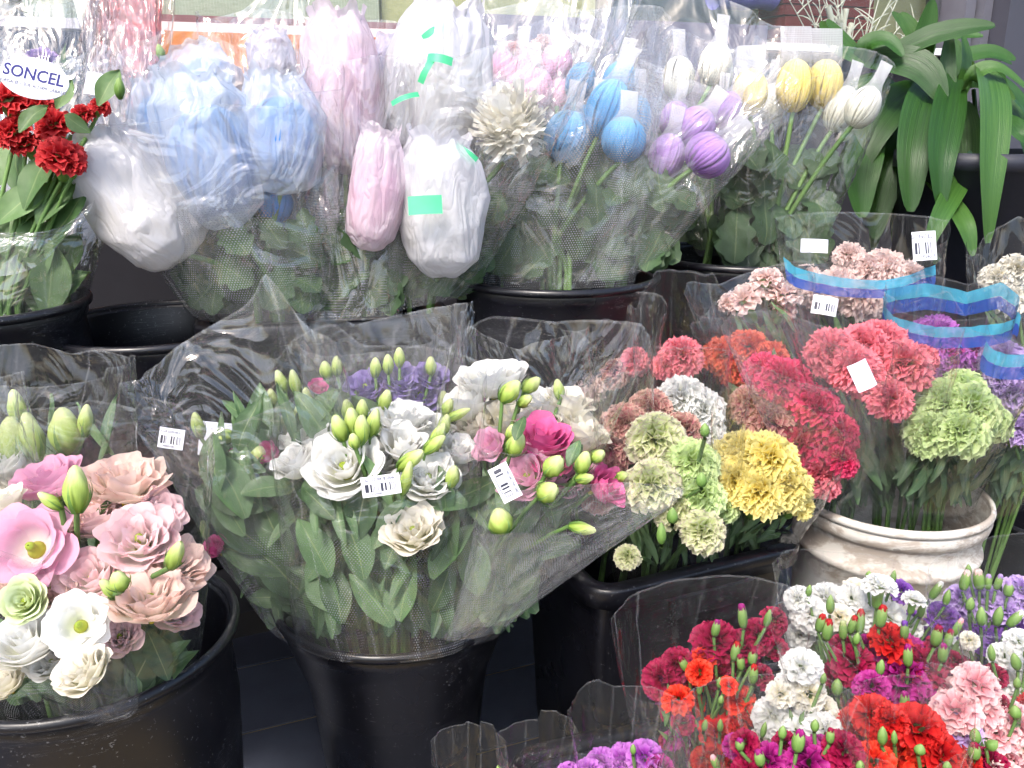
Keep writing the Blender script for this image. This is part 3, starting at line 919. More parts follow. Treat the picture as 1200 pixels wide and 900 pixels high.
    def leaves(s, n, box, ln=(40, 70), ang=(90, 50), dd=(-.02, .08), pool=None, mat="leaf", wide=1.0):
        for _ in range(n):
            x, y = s.rg.uniform(box[0], box[2]), s.rg.uniform(box[1], box[3])
            s.leaf(x, y, s.rg.uniform(*ln), ang[0] + s.rg.uniform(-ang[1], ang[1]), pool, mat, s.rg.uniform(*dd), wide)
    def sleeve(s, bl, br, tl, tr, db, dt, mat="film", ratio=.6, front=.10, back=.12, jag=.05, folds=7, fold=.05, crumple=.006, ease=.8,
               bands=None, name="sleeve", n=110, m=40, rim=None, arc=None):
        BL, BR, TL, TR = at(*bl, db), at(*br, db), at(*tl, dt), at(*tr, dt)
        rg = np.random.RandomState(s.seed + len(s.root.children))
        if s.sl is None: s.sl = (bl, br, tl, tr, db, dt, ratio, ease)
        fold, crumple, jag = fold * .55, crumple * .6, jag * 1.3
        o = rg.uniform(0, 50, 3); ph = rg.uniform(0, 6.28, 5)
        cb, ct, ub, ut = (BL + BR) / 2, (TL + TR) / 2, (BR - BL) / 2, (TR - TL) / 2
        axv = ct - cb; ln = axv.length
        nk = rg.randint(6, 10); kn = np.sort(rg.uniform(0, 6.283, nk)); kv = rg.uniform(-1, 1.2, nk)      # straight cuts between a few corners
        kn = np.concatenate([kn - 6.2832, kn, kn + 6.2832]); kv = np.tile(kv, 3)
        if rim:
            kn = np.radians([a for a, _ in rim]); kv = np.array([q for _, q in rim], float); jag = 1.0
            kn = np.concatenate([kn - 6.2832, kn, kn + 6.2832]); kv = np.tile(kv, 3)
        def surf(vv, off=0.0):
            v = vv[:, None] * np.ones((1, n)); th = np.linspace(0, 2 * math.pi, n, endpoint=False)[None, :] * np.ones((len(vv), 1))
            c, sn = np.cos(th), np.sin(th)
            edge = np.where(sn < 0, -front * np.abs(sn) ** .55, back * np.abs(sn) ** .45)                           # front edge lower, back edge higher
            jg = jag * np.interp(th, kn, kv)
            vv2 = v + (edge + jg) * v ** 2
            f = np.clip(vv2, 0, 1.6) ** ease
            cen = np.array(cb)[None, None] + np.array(axv)[None, None] * vv2[..., None]
            u = np.array(ub)[None, None] * (1 - f)[..., None] + np.array(ut)[None, None] * f[..., None]
            ul = np.linalg.norm(u, axis=-1)
            wdir = np.cross(np.array(axv.normalized()), u / ul[..., None])
            if float((wdir.mean((0, 1)) * np.array(FW)).sum()) < 0: wdir = -wdir
            ysn = np.sign(sn) * np.abs(sn) ** .85
            fl = 1 + fold * v * (np.abs(np.sin(folds * th / 2 + ph[1] + 1.5 * pnoise(np.stack([c, sn, v * 1.4 + o[1]], -1)))) * 1.6 - .8)
            P = cen + u * (c * fl)[..., None] + wdir * (ysn * fl * ul * ratio * np.where(sn > 0, .8, 1))[..., None]
            q = np.stack([c * 2.2, sn * 2.2, v * 2.6], -1) + o
            cr = crumple * (ridge(q) * 1.0 + .6 * ridge(q * 2.3) + .3 * ridge(q * 5)) * np.clip(v * 1.6, .25, 1)
            rad = u * c[..., None] + wdir * (ysn * ul * ratio)[..., None]
            rad = rad / np.maximum(np.linalg.norm(rad, axis=-1), 1e-6)[..., None]
            return P + rad * (cr + off)[..., None]
        def add(nm, va, vb, rows, mt, off, parent, arc=None):
            vv = np.linspace(va, vb, rows)
            P = surf(vv, off)
            P = np.concatenate([P, P[:, :1]], 1)
            uv = np.stack(np.meshgrid(np.linspace(0, 1, n + 1), vv)[::1], -1)
            org = V(P[0].mean(0))
            if arc: P, uv = P[:, arc[0]:arc[1]], uv[:, arc[0]:arc[1]]
            return link(nm, gmesh(nm, [gridpart(P - np.array(org), uv)]), parent, loc=org, mat=mt)
        sl = add(name, 0, 1, m, M[mat], 0, s.root)
        for (va, vb, bm, bn) in (bands or ()):
            add(bn, va, vb, 5, M[bm], .0015, sl, arc)
        return sl
    def sticker(s, x, y, w, h, rot, d, name="price_sticker", parent=None, text=None, curve=.06, mat="tag"):
        """slightly curled printed label, w by h pixels, turned rot degrees in the picture"""
        a = R(rot)
        xd = RT * math.cos(a) + UPC * math.sin(a); yd = -RT * math.sin(a) + UPC * math.cos(a)
        p = at(x, y, d); W, H = px(w, d), px(h, d)
        u = np.linspace(-.5, .5, 9)[None, :] * np.ones((3, 1)); v = np.linspace(-.5, .5, 3)[:, None] * np.ones((1, 9))
        P = np.stack([u * W, v * H, -curve * W * 4 * u ** 2], -1)
        m = Matrix.Translation(p) @ Matrix((xd, yd, xd.cross(yd))).transposed().to_4x4()
        o = link(name, gmesh(name, [gridpart(P, np.stack([u + .5, v + .5], -1))]), s.root, mat4=m, mat=M[mat])
        for (tx, sz, ox, oy, ink) in (text or ()):
            put_text(tx, sz * H, o, m @ Matrix.Translation((ox * W, oy * H, .0009)), ink)
        return o

def put_text(tx, size, parent, m, ink, bold=0.0, name="printed_text"):
    cu = bpy.data.curves.new("t", 'FONT')
    cu.body = tx; cu.size = size; cu.align_x = 'CENTER'; cu.align_y = 'CENTER'; cu.offset = bold; cu.extrude = .0001
    cu.resolution_u = 3
    ob = bpy.data.objects.new("t", cu); COL.objects.link(ob)
    bpy.context.view_layer.update()
    me = bpy.data.meshes.new_from_object(ob.evaluated_get(bpy.context.evaluated_depsgraph_get()))
    bpy.data.objects.remove(ob); bpy.data.curves.remove(cu)
    me.materials.clear(); me.name = name
    return link(name, me, parent, mat4=m, mat=M[ink])
# ------------------------------------------------------------------ ground, floor tiles, shop front
NB = -OUT
def wall_hit(x, y, dist):
    r = at(x, y, 1.0) - CAMP
    return CAMP + r * (dist / r.dot(NB))
WM = Matrix((ROW, NB, V((0, 0, 1)))).transposed().to_4x4()     # wall space: x along the front, y into the shop, z up
def wl(x, y, dist):
    p = wall_hit(x, y, dist)
    return p.dot(ROW), p.z

g = 400.0
struct("ground", gmesh("ground", [gridpart(np.array([[(-g, -g, -.03), (g, -g, -.03)], [(-g, g, -.03), (g, g, -.03)]]))]), mat=M["asphalt"])
floor = struct("floor", gmesh("floor", [boxpart(-3, 3, .2, 3.4, -.026, -.0035)], smooth=False), mat4=WM, mat=plain("tile_joint", "a8946e", .9, .2))
TILE = gmesh("floor_tile", [gridpart(np.array([[(0, 0, -.006), (.8, 0, -.006)], [(0, .0, 0), (.8, .0, 0)], [(0, .206, 0), (.8, .206, 0)], [(0, .206, -.006), (.8, .206, -.006)]]))], smooth=False)
for j in range(10):
    for i in range(5):
        sub("floor_tile", TILE, floor, Matrix.Translation((-2.1 + i * .805 + (j % 2) * .4, .62 + j * .213, .0)), M["tile"])

WALL_D = 2.0
mw = plain("grey_plaster", "2c2b30", .8, .2, "232226", 3.0)
struct("wall", gmesh("wall", [boxpart(-2.2, 3.4, WALL_D, WALL_D + .12, -.02, wl(330, 44, WALL_D)[1])], smooth=False), mat4=WM, mat=mw)
struct("wall_interior", gmesh("wall_interior", [boxpart(-2.6, 3.6, WALL_D + .75, WALL_D + .8, -.02, 2.7)], smooth=False), mat4=WM, mat=plain("shop_interior", "8f8a72", .8, .2, "6d6a55", 2.0))
struct("ceiling_interior", gmesh("ceiling_interior", [boxpart(-2.6, 3.6, WALL_D + .14, WALL_D + .75, 2.5, 2.56)], smooth=False), mat4=WM, mat=plain("shop_ceiling", "c9c5b8", .8, .2))
struct("wall_upper", gmesh("wall_upper", [boxpart(-2.6, 3.6, WALL_D, WALL_D + .12, 2.15, 3.2)], smooth=False), mat4=WM, mat=mw)

sill = wl(330, 40, WALL_D)[1]
win = thing("shop_window", "large shop window with white bottom rail and grey side frame behind the flowers", "window", WM @ V((0, WALL_D, sill)))
def wpart(name, parent, mat, *boxes, smooth=False):
    return link(name, gmesh(name, [boxpart(*b) for b in boxes], smooth=smooth), parent, mat4=WM, mat=mat)
xr = wl(1108, 60, WALL_D)[0]
white_rail = plain("white_rail", "e6e2e6", .35, .5, "d8d4d8")
grey_frame = plain("grey_aluminium", "6a6a74", .4, .5, "5c5c66")
wpart("rail", win, white_rail, (-2.1, xr - .004, WALL_D - .035, WALL_D + .02, sill - .004, sill + .014))
wpart("pane", win, glass_mat(), (-2.1, xr - .006, WALL_D + .03, WALL_D + .036, sill + .016, 2.14))
wpart("frame_post", win, grey_frame, (xr, xr + .035, WALL_D - .05, WALL_D + .06, .3, 2.14))
wpart("frame_post", win, grey_frame, (xr + .045, xr + .075, WALL_D - .07, WALL_D + .05, .3, 2.14))
pil = struct("wall_pillar", gmesh("wall_pillar", [boxpart(xr + .08, xr + .9, WALL_D - .12, WALL_D + .1, -.02, 3.0)], smooth=False), mat4=WM, mat=plain("dark_grey_panel", "4c4c58", .5, .4, "44444e", 2.0))

def wbox(name, label, cat, x0, y0, x1, y1, dist, th, mat):
    a = wl(x0, y1, dist); b = wl(x1, y0, dist)
    m = WM @ Matrix.Translation((a[0], dist, a[1]))
    return tag(link(name, gmesh(name, [boxpart(0, b[0] - a[0], 0, th, 0, b[1] - a[1])], smooth=False), None, mat4=m, mat=mat), label, cat)
wbox("orange_board", "orange board below the white window rail behind the blue wrapped flowers", "board", 150, 46, 520, 130, WALL_D - .06, .03, plain("orange_paint", "e08a3c", .45, .4, "d67c30"))
wbox("woven_mat", "greyish green woven mat in the window above the white rail", "mat", 30, -90, 440, 26, WALL_D + .10, .02, weave_mat("woven_green", "bcc2ac", "a4ac90"))
wbox("red_strip", "dusty red cloth strip lying along the window ledge under the woven mat", "cloth", 120, 27, 470, 40, WALL_D + .06, .03, plain("dusty_red", "a0606a", .8, .2, "8c5058"))
wbox("woven_mat", "yellowish woven mat in the window above the white wrapped flower", "mat", 448, -90, 700, 27, WALL_D + .12, .02, weave_mat("woven_yellow", "cfc88c", "b8b27a"))
wbox("pale_board", "pale grey board behind the pink and purple netted flowers", "board", 540, 30, 900, 170, WALL_D - .07, .03, plain("pale_board", "77717b", .5, .3, "686270"))
wbox("yellow_screen", "pale yellow perforated screen in the window behind the dried twigs", "screen", 1000, -100, 1098, 110, WALL_D + .42, .02, weave_mat("pale_screen", "d4d09a", "c6c488", (50, 60)))
# red box built up of thin courses
xb0, zb0 = wl(915, 70, WALL_D + .2); xb1, zb1 = wl(1030, -40, WALL_D + .2)
rb = thing("red_box", "dark red stacked wooden box in the window above the yellow netted flowers", "box", WM @ V((xb0, WALL_D + .2, zb0)))
mrb = plain("dark_red_wood", "7e2a2c", .5, .4, "67201f", 12.0)
k = 0; z = zb0
while z < zb1:
    wpart("plank", rb, mrb, (xb0 + .004 * (k % 2), xb1 - .004 * (k % 2), WALL_D + .2, WALL_D + .32, z, z + .026)); z += .03; k += 1
# violet cloth roll
pc = at(880, 2, 1.9)
xc0, zc0 = wl(835, 12, WALL_D + .25)
tag(link("violet_cloth_roll", gmesh("violet_cloth_roll", [tube([(0, 0, 0), (.05, 0, .004), (.1, 0, .0), (.15, 0, .006), (.2, 0, 0)], .045, .04, 16)]), None, mat4=WM @ Matrix.Translation((xc0, WALL_D + .25, zc0 + .045)), mat=plain("violet_cloth", "7f74c8", .6, .3, "6a60b0")), "violet cloth roll lying in the window above the clear sleeves", "cloth roll")
# dried white twigs and pampas
tw = thing("dried_twigs", "bunch of white bleached twigs and plumes standing in the window", "dried flowers", wall_hit(985, 120, WALL_D + .12))
rg = random.Random(5)
mtw = plain("bleached_twig", "eceadf", .8, .2, "d8d4c4")
b0 = wall_hit(990, 130, WALL_D + .12)
for i in range(26):
    tx, ty = rg.uniform(925, 1085), rg.uniform(-60, 30)
    if i < 8: tx, ty = rg.uniform(965, 1000), rg.uniform(5, 40)
    e = wall_hit(tx, ty, WALL_D + rg.uniform(.06, .16))
    pts = bez(b0, b0.lerp(e, .6) + V((rg.uniform(-.03, .03), 0, .03)), e, 7)
    if i < 8:
        link("plume", gmesh("plume", [tube(pts, .004, .009, 7)]), tw, mat=mtw)
    else:
        br = link("twig", gmesh("twig", [tube(pts, .003, .0012, 5)]), tw, mat=mtw)
        for q in range(5):
            p0 = pts[3 + q % 4]; e2 = p0 + V((rg.uniform(-.05, .05), rg.uniform(-.02, .02), rg.uniform(0, .06)))
            sub("twiglet", gmesh("twiglet", [tube(bez(p0, p0.lerp(e2, .5) + V((0, 0, .008)), e2, 4), .0022, .001, 4)]), br, WORLD[br.name].inverted(), mtw)

# display shelf under the back row
sh = thing("display_shelf", "low black shelf carrying the back row of buckets", "shelf", WM @ V((.1, 1.4, 0)))
SHELF_Z = .43
mblk = plain("black_board", "1a1a1e", .55, .3, "131316")
wpart("shelf_board", sh, mblk, (-1.25, 1.55, 1.16, 1.80, SHELF_Z - .04, SHELF_Z - .002))
for xx in (-1.15, .30, 1.4):
    for yy in (1.2, 1.74):
        wpart("leg", sh, mblk, (xx, xx + .04, yy, yy + .04, 0, SHELF_Z - .042))

# ------------------------------------------------------------------ buckets
def round_bucket(label, x, y, d, a, base_z, name="flower_bucket", taper=.76, mid=None):
    c = at(x, y, d); r = px(a, d); h = c.z - base_z
    root = thing(name, label, "bucket", V((c.x, c.y, base_z)), "black flower buckets")
    prof = [(.0, .004), (r * taper, .0), (r * taper + .003, .006), *([(r * mid, h * .5), (r * (mid * .62 + .38 * .97), h * .75), (r * .90, h * .88)] if mid else [(r * (taper + .55 * (1 - taper)), h * .55), (r * (taper + .8 * (1 - taper)), h * .82)]), (r - .010, h - .032), (r - .006, h - .026), (r - .004, h - .012)]
    inner = [(r - .008, h - .004), (r - .012, h - .012), ((r * (mid + .16) if mid else r * (taper + .8 * (1 - taper))) - .008, h * .78), (r * taper - .004, .012), (0, .012)]
    link("body", gmesh("body", [lathe(prof + inner, 64)]), root, loc=(c.x, c.y, base_z), mat=M["black"])
    rim = [(r - .009, h - .010), (r + .0005, h - .011), (r + .002, h - .005), (r, h), (r - .005, h + .001), (r - .009, h - .004), (r - .009, h - .012)]
    link("rim", gmesh("rim", [lathe(rim, 64)]), root, loc=(c.x, c.y, base_z), mat=M["black"])
    return V((c.x, c.y, base_z + .03))

BK_LEFT = round_bucket("large black bucket at the lower left edge holding pastel lisianthus", 100, 737, .94, 171, 0.0, taper=.80)
BK_MID = round_bucket("black bucket with scuffed wall below the white and pink lisianthus", 463, 688, 1.25, 140, 0.0, taper=.58, mid=.66)
BK_RED = round_bucket("black bucket holding the red flowers at the left edge", -25, 352, 1.22, 120, SHELF_Z)
BK_DARK = round_bucket("dark empty bucket in shadow between red flowers and blue wrapped flowers", 185, 376, 1.34, 128, SHELF_Z)
BK_BLUE = round_bucket("round black bucket under the blue netted flowers", 650, 318, 1.47, 122, SHELF_Z)
BK_YEL = round_bucket("black bucket under the yellow netted flowers", 870, 296, 1.62, 108, SHELF_Z)

BK_RIGHT = round_bucket("black bucket in deep shadow right of the white bucket", 1265, 590, 1.52, 128, 0.0)

def rrect(w, d, r, n=5):
    pts = []
    for cx, cy_, a0 in ((w - r, d - r, 0), (r, d - r, 90), (r, r, 180), (w - r, r, 270)):
        for k in range(n):
            a = R(a0 + 90 * k / (n - 1)); pts.append((cx + r * math.cos(a), cy_ + r * math.sin(a)))
    return np.array(pts)
def crate(label, p1, w, dep, h, yaw, name="flower_crate", taper=.03):
    """p1: front left top corner; runs along yaw"""
    root = thing(name, label, "crate", V((p1.x, p1.y, p1.z - h)), "black flower crates")
    m = Matrix.Translation(V((p1.x, p1.y, p1.z - h))) @ Matrix.Rotation(yaw, 4, 'Z')
    def ring(off, z, rr=.03):
        q = rrect(w + 2 * off, dep + 2 * off, max(.008, rr + off)) - off
        return np.column_stack([q, np.full(len(q), z)])
    rows = [ring(-taper - .05, .0), ring(-taper, .001), ring(-.006, h - .04), ring(-.003, h - .012), ring(-.008, h - .006), ring(-.012, h - .04), ring(-taper - .006, .01), ring(-taper - .05, .012)]
    link("body", gmesh("body", [gridpart(np.array(rows), closed=True)]), root, mat4=m, mat=M["black"])
    rows = [ring(-.004, h - .03), ring(.014, h - .03), ring(.016, h - .004), ring(.013, h), ring(-.004, h + .001), ring(-.009, h - .004), ring(-.009, h - .012)]
    link("rim", gmesh("rim", [gridpart(np.array(rows), closed=True)]), root, mat4=m, mat=M["black"])
    hx0, hx1 = w * .30, w * .72
    q = np.array([[(hx0 - .008, -.0145, h - .03), (hx1 + .008, -.0145, h - .03)], [(hx0, -.0185, h - .032), (hx1, -.0185, h - .032)], [(hx0 + .004, -.0185, h - .062), (hx1 - .004, -.0185, h - .062)], [(hx0 + .006, -.002, h - .066), (hx1 - .006, -.002, h - .066)]])
    link("handle", gmesh("handle", [gridpart(q)], smooth=False), root, mat4=m, mat=M["black"])
    return m @ V((w / 2, dep / 2, .03))
cp = at(703, 690, 1.15)
CR_MID = crate("tall black rectangular crate holding green and yellow carnations", cp, .325, .26, cp.z, R(24))
cp = at(238, 384, 1.30)
CR_BLUE = crate("long black crate under the tissue wrapped white and blue flowers", cp, .36, .24, cp.z - SHELF_Z, R(15))

c = at(1043, 578, 1.39); r = px(112, 1.39); h = c.z
wbk = thing("white_bucket", "dirty white ribbed plastic bucket holding pink and lime carnations", "bucket", V((c.x, c.y, 0)))
prof = [(0, .004), (r * .80, 0), (r * .81, .01), (r * .89, h - .16), (r * .91, h - .085), (r * .93, h - .082), (r * .945, h - .076), (r * .935, h - .070), (r * .90, h - .066), (r * .915, h - .048), (r * .915, h - .036),
        (r * .935, h - .032), (r * .965, h - .028), (r * .98, h - .018), (r * .97, h - .008), (r * .955, h - .002)]
link("body", gmesh("body", [lathe(prof + [(r * .935, h - .006), (r * .92, h - .03), (r * .84, h - .16), (r * .78, .012), (0, .012)], 72)]), wbk, loc=(c.x, c.y, 0), mat=M["white_bucket"])
link("rim", gmesh("rim", [lathe([(r * .94, h - .008), (r * .985, h - .0075), (r * .992, h - .002), (r * .98, h + .004), (r * .95, h + .005), (r * .936, h), (r * .94, h - .008)], 72)]), wbk, loc=(c.x, c.y, 0), mat=M["white_bucket"])
BK_WHITE = V((c.x, c.y, .05))
# low tub for the spray carnations: mostly below the picture
cp = at(640, 1010, .80)
CR_SPRAY = crate("low wide black tub holding the spray carnations at the bottom edge", V((.13, .62, .27)), .60, .40, .27, R(18), taper=.05)
# ------------------------------------------------------------------ bouquets, back row
def up(b, dz): return V(b) + V((0, 0, dz))

# red flowers with broad leaves at the left edge
b = Bouquet("red_bouquet", "red double flowers with broad green leaves at the upper left edge", "bouquet", BK_RED, at(10, 350, 1.2), 11, d0=1.14, y0=150, gd=.0002, ax0=40)
for x, y, r_ in ((40, 118, 24), (62, 142, 25), (70, 178, 29), (10, 150, 24), (97, 130, 15), (2, 112, 30), (28, 165, 20), (85, 190, 17), (118, 122, 13)):
    b.carn(x, y, r_, "red_bloom", SPRAY, dd=b.rg.uniform(0, .03))
for x, y, l_, a_ in ((38, 205, 85, 70), (35, 135, 48, 60), (15, 200, 70, 110), (60, 230, 75, 60), (12, 270, 80, 95), (40, 285, 85, 100), (70, 260, 80, 60), (25, 320, 85, 110), (60, 330, 90, 80), (10, 345, 85, 70), (80, 300, 70, 75), (125, 100, 52, 65), (20, 235, 80, 40), (45, 350, 80, 95), (85, 345, 60, 85), (95, 165, 40, 20), (88, 145, 40, 150), (75, 110, 40, 60), (8, 105, 50, 70)):
    b.leaf(x, y, l_, a_, BROAD, "leaf_lily", b.rg.uniform(-.03, .02))
b.leaves(26, (-40, 180, 85, 380), (60, 95), (85, 50), (0, .10), BROAD, "leaf_lily")
b.lbud(140, 105, 7, 12, 80, -.03, "bud_green", stem=False)
b.sleeve((-70, 380), (88, 378), (-120, 0), (150, 60), 1.22, 1.2, "film_hard", .7, .85, .05, .12, 9, .07, .010)
b.free = 150
o = b.sticker(40, 92, 86, 51, -13, 1.06, "oval_sticker", mat="paper", curve=.02)
th_ = np.linspace(0, 2 * math.pi, 40, endpoint=False)
W_, H_ = px(84, 1.06), px(48, 1.06)
o.data = gmesh("oval_sticker", [gridpart(np.array([[(W_ / 2 * k_ * math.cos(t_), H_ / 2 * k_ * math.sin(t_), z_) for t_ in th_] for k_, z_ in ((.001, .0008), (.97, .0008), (1, .0004), (1, -.0004), (.001, -.0005))]), closed=True)])
o.data.materials.append(M["paper"])
put_text("SONCEL", px(19.5, 1.06), o, WORLD[o.name] @ Matrix.Translation((-.001, .0035, .0011)), "ink", .0004)
put_text("AGRISA Ø 1 SUE AU 009 CABASO", px(5.6, 1.06), o, WORLD[o.name] @ Matrix.Translation((0, -.0095, .0011)), "ink_grey", .00005)
b.sticker(110, 98, 22, 26, -10, 1.2, "white_card", mat="paper")

# wrapped red paper cone behind
b = Bouquet("red_wrapped_bouquet", "dull red tinted film cone standing behind the red flowers", "bouquet", up(BK_DARK, 0), at(150, 300, 1.42), 12, d0=1.42, y0=80)
b.sleeve((130, 260), (172, 260), (100, -25), (186, -5), 1.42, 1.44, "film_red", .5, .1, .2, .06, 5, .08, .006, name="tinted_cone")
b.sleeve((128, 265), (176, 265), (92, -45), (200, 10), 1.42, 1.44, "film_hard", .5, .2, .2, .08, 5, .07, .008)
b.lbud(188, 62, 6, 9, 100, -.06, "bud_green", stem=False); b.leaf(184, 80, 36, 70, NARROW, "leaf_lily", -.06)
b = Bouquet("foil_wrapped_bouquet", "crumpled shiny clear cellophane bouquet standing in the top left corner", "bouquet", up(BK_RED, .0) + V((.02, .03, 0)), at(20, 300, 1.3), 13, d0=1.33, y0=60)
b.sleeve((0, 300), (60, 300), (-60, -60), (110, -40), 1.3, 1.36, "film_hard", .55, .25, .2, .1, 7, .10, .014)
b.carn(45, 68, 22, "car_lilac", FRILL); b.carn(75, 75, 18, "car_white", FRILL); b.leaf(93, 70, 40, 85, NARROW, "leaf_lily")
b.leaves(10, (0, 80, 80, 240), (50, 80), (85, 40), (0, .05), BROAD, "leaf_dark")

def mum_leaves(b, n, box, dd=(-.02, .10), ln=(42, 66)):
    b.leaves(n, box, ln, (95, 65), dd, LOBED, "leaf_dark")

# blue wrapped
CB = CR_BLUE
b = Bouquet("blue_wrapped_bouquet", "big blue mums in crumpled sheer tissue under clear dotted film", "bouquet", CB + V((-.10, 0, 0)), at(310, 350, 1.33), 21, d0=1.26, y0=190, gd=.0001)
b.wrap(235, 98, 50, 38, "tissue_clear", "mum_skyblue", -35, .10)
b.wrap(188, 148, 32, 52, "tissue_clear", "mum_skyblue", -10, .07)
b.wrap(320, 76, 30, 36, "tissue_lav", "mum_white", 0, .14)
b.wrap(250, 182, 60, 86, "tissue_clear", "mum_skyblue", -6, -.02, 2)
b.wrap(330, 160, 50, 68, "tissue_clear", "mum_skyblue", 3, .0, 4)
b.wrap(166, 240, 60, 80, "tissue", "mum_cream", -33, -.02, 1)
b.netted(322, 238, 20, 24, "mum_skyblue", 0, .05)
mum_leaves(b, 46, (200, 255, 385, 372))
b.sleeve((236, 372), (372, 372), (95, 120), (392, 110), 1.31, 1.24, "film_dots_hard", .55, .10, .34, .06, 7, .06, .010, ease=.62)
# white and pink wrapped
b = Bouquet("pink_wrapped_bouquet", "tall white tissue bundles tinged pink beside the blue wrapped mums", "bouquet", CB + V((.02, 0, 0)), at(410, 350, 1.36), 22, d0=1.30, y0=190, gd=.0001)
b.wrap(404, 112, 50, 92, "tissue_pink", "mum_pink", 2, 0, 0, )
b.wrap(452, 78, 22, 34, "tissue_lav", "car_lilac", 6, .08)
b.wrap(440, 226, 34, 70, "tissue_pink", "mum_pink", 10, -.03, 3, )
b.leaf(424, 268, 74, 95, LOBED, "leaf_dark", -.08, 1.1)
mum_leaves(b, 34, (370, 250, 470, 372))
b.sleeve((372, 374), (470, 372), (352, 70), (478, 62), 1.34, 1.28, "film_dots_hard", .6, .06, .12, .06, 6, .06, .008)
# white with green tape
b = Bouquet("green_taped_bouquet", "white tissue bundles with green tape and a cream shaggy mum", "bouquet", CB + V((.12, .0, 0)), at(500, 345, 1.38), 23, d0=1.34, y0=190, gd=.0001)
b.wrap(515, 104, 63, 92, "tissue", "mum_white", 8, 0, 5)
b.wrap(520, 246, 54, 80, "tissue", "mum_white", 2, -.04, 2)
b.sticker(498, 240, 40, 22, 3, 1.20, "green_tape", mat="green_tape", curve=.05)
b.sticker(545, 180, 30, 12, -35, 1.24, "green_tape", mat="green_tape", curve=.2)
b.sticker(500, 80, 34, 8, 62, 1.22, "green_tape", mat="green_tape", curve=.2)
b.sticker(515, 68, 30, 10, -10, 1.22, "green_tape", mat="green_tape", curve=.2)
b.sticker(474, 114, 34, 6, 20, 1.23, "green_tape", mat="green_tape", curve=.2)
b.sticker(507, 36, 28, 8, 30, 1.26, "green_tape", mat="green_tape", curve=.2)
m = frame(at(598, 150, 1.31), axis(-.25, .75, .6), 0, (px(43, 1.31), px(43, 1.31), px(50, 1.31)))
link("shaggy_core", gmesh("shaggy_core", [lathe([(.01, -.6), (.35, -.5), (.62, -.1), (.6, .3), (.35, .6), (.01, .7)], 24)]), link("shaggy_bloom", SPIDER, b.root, mat4=m, mat=M["mum_cream"]), mat4=m, mat=M["mum_cream"]); b.stem(at(590, 190, 1.33), r=.004)
mum_leaves(b, 44, (465, 215, 620, 352), (.0, .1))
b.sleeve((445, 366), (548, 345), (455, 40), (690, 70), 1.37, 1.30, "film_dots_hard", .5, .06, .14, .07, 7, .06, .010, ease=.75)
# blue and pink netted
b = Bouquet("blue_netted_bouquet", "blue mums in white net caps above dark leaves in dotted film", "bouquet", BK_BLUE, at(650, 310, 1.47), 24, d0=1.42, y0=150, gd=.0001)
for x, y, w_, h_, t_, d_ in ((731, 164, 25, 27, 8, -.03), (712, 128, 24, 36, 20, .0), (664, 160, 25, 31, 14, .02), (727, 96, 20, 24, 10, .06), (680, 96, 16, 24, 20, .08), (746, 138, 16, 26, 5, .05), (692, 145, 18, 26, 15, .05)):
    b.netted(x, y, w_, h_, "mum_blue", t_, d_)
for x, y, w_, h_, t_, d_ in ((652, 74, 18, 22, 0, .12), (612, 92, 18, 28, 0, .13), (630, 106, 19, 26, -4, .11), (590, 82, 15, 24, -4, .15), (655, 112, 14, 20, 0, .12)):
    b.netted(x, y, w_, h_, "mum_pink", t_, d_)
mum_leaves(b, 64, (572, 190, 745, 338), (.0, .12))
b.sleeve((566, 336), (742, 332), (575, 90), (775, 70), 1.45, 1.38, "film_all", .55, .05, .22, .08, 9, .07, .009)
# purple netted
b = Bouquet("purple_netted_bouquet", "lilac purple mums in net caps leaning right in dotted film", "bouquet", BK_BLUE + V((.05, .02, 0)), at(735, 300, 1.48), 25, d0=1.42, y0=160, gd=.0001)
for x, y, w_, h_, t_, d_ in ((781, 184, 20, 28, 14, .02), (829, 182, 26, 26, 48, -.03), (814, 150, 22, 26, 38, .03), (848, 132, 18, 26, 30, .08), (790, 140, 16, 22, 15, .08)):
    b.netted(x, y, w_, h_, "mum_purple", t_, d_)
b.netted(840, 142, 14, 26, "mum_pink", 10, .12); b.netted(838, 75, 18, 26, "mum_white", 10, .16)
mum_leaves(b, 40, (700, 200, 800, 318), (.0, .1))
b.sleeve((688, 330), (762, 316), (752, 60), (915, 130), 1.45, 1.40, "film_all", .5, .05, .25, .08, 8, .06, .009, ease=.9)
# yellow netted
b = Bouquet("yellow_netted_bouquet", "three yellow and two white mums in net caps near the potted plant", "bouquet", BK_YEL, at(895, 280, 1.62), 26, d0=1.56, y0=150, gd=.0001)
for x, y, w_, h_, mt, t_, d_ in ((879, 108, 19, 27, "mum_yellow", -2, -.03), (931, 101, 20, 31, "mum_yellow", 0, .0), (966, 99, 20, 29, "mum_yellow", 1, .04), (1011, 126, 18, 26, "mum_white", 28, -.04), (985, 128, 17, 28, "mum_white", 20, .04), (905, 122, 15, 24, "mum_white", 0, .06)):
    b.netted(x, y, w_, h_, mt, t_, d_, nets=WIDE_NET if mt == "mum_yellow" else None)
b.leaves(62, (845, 150, 985, 318), (50, 85), (95, 40), (.0, .12), LOBED, "leaf_dark")
b.sleeve((846, 322), (945, 322), (850, 90), (1046, 78), 1.60, 1.52, "film", .5, .05, .16, .08, 9, .06, .009)
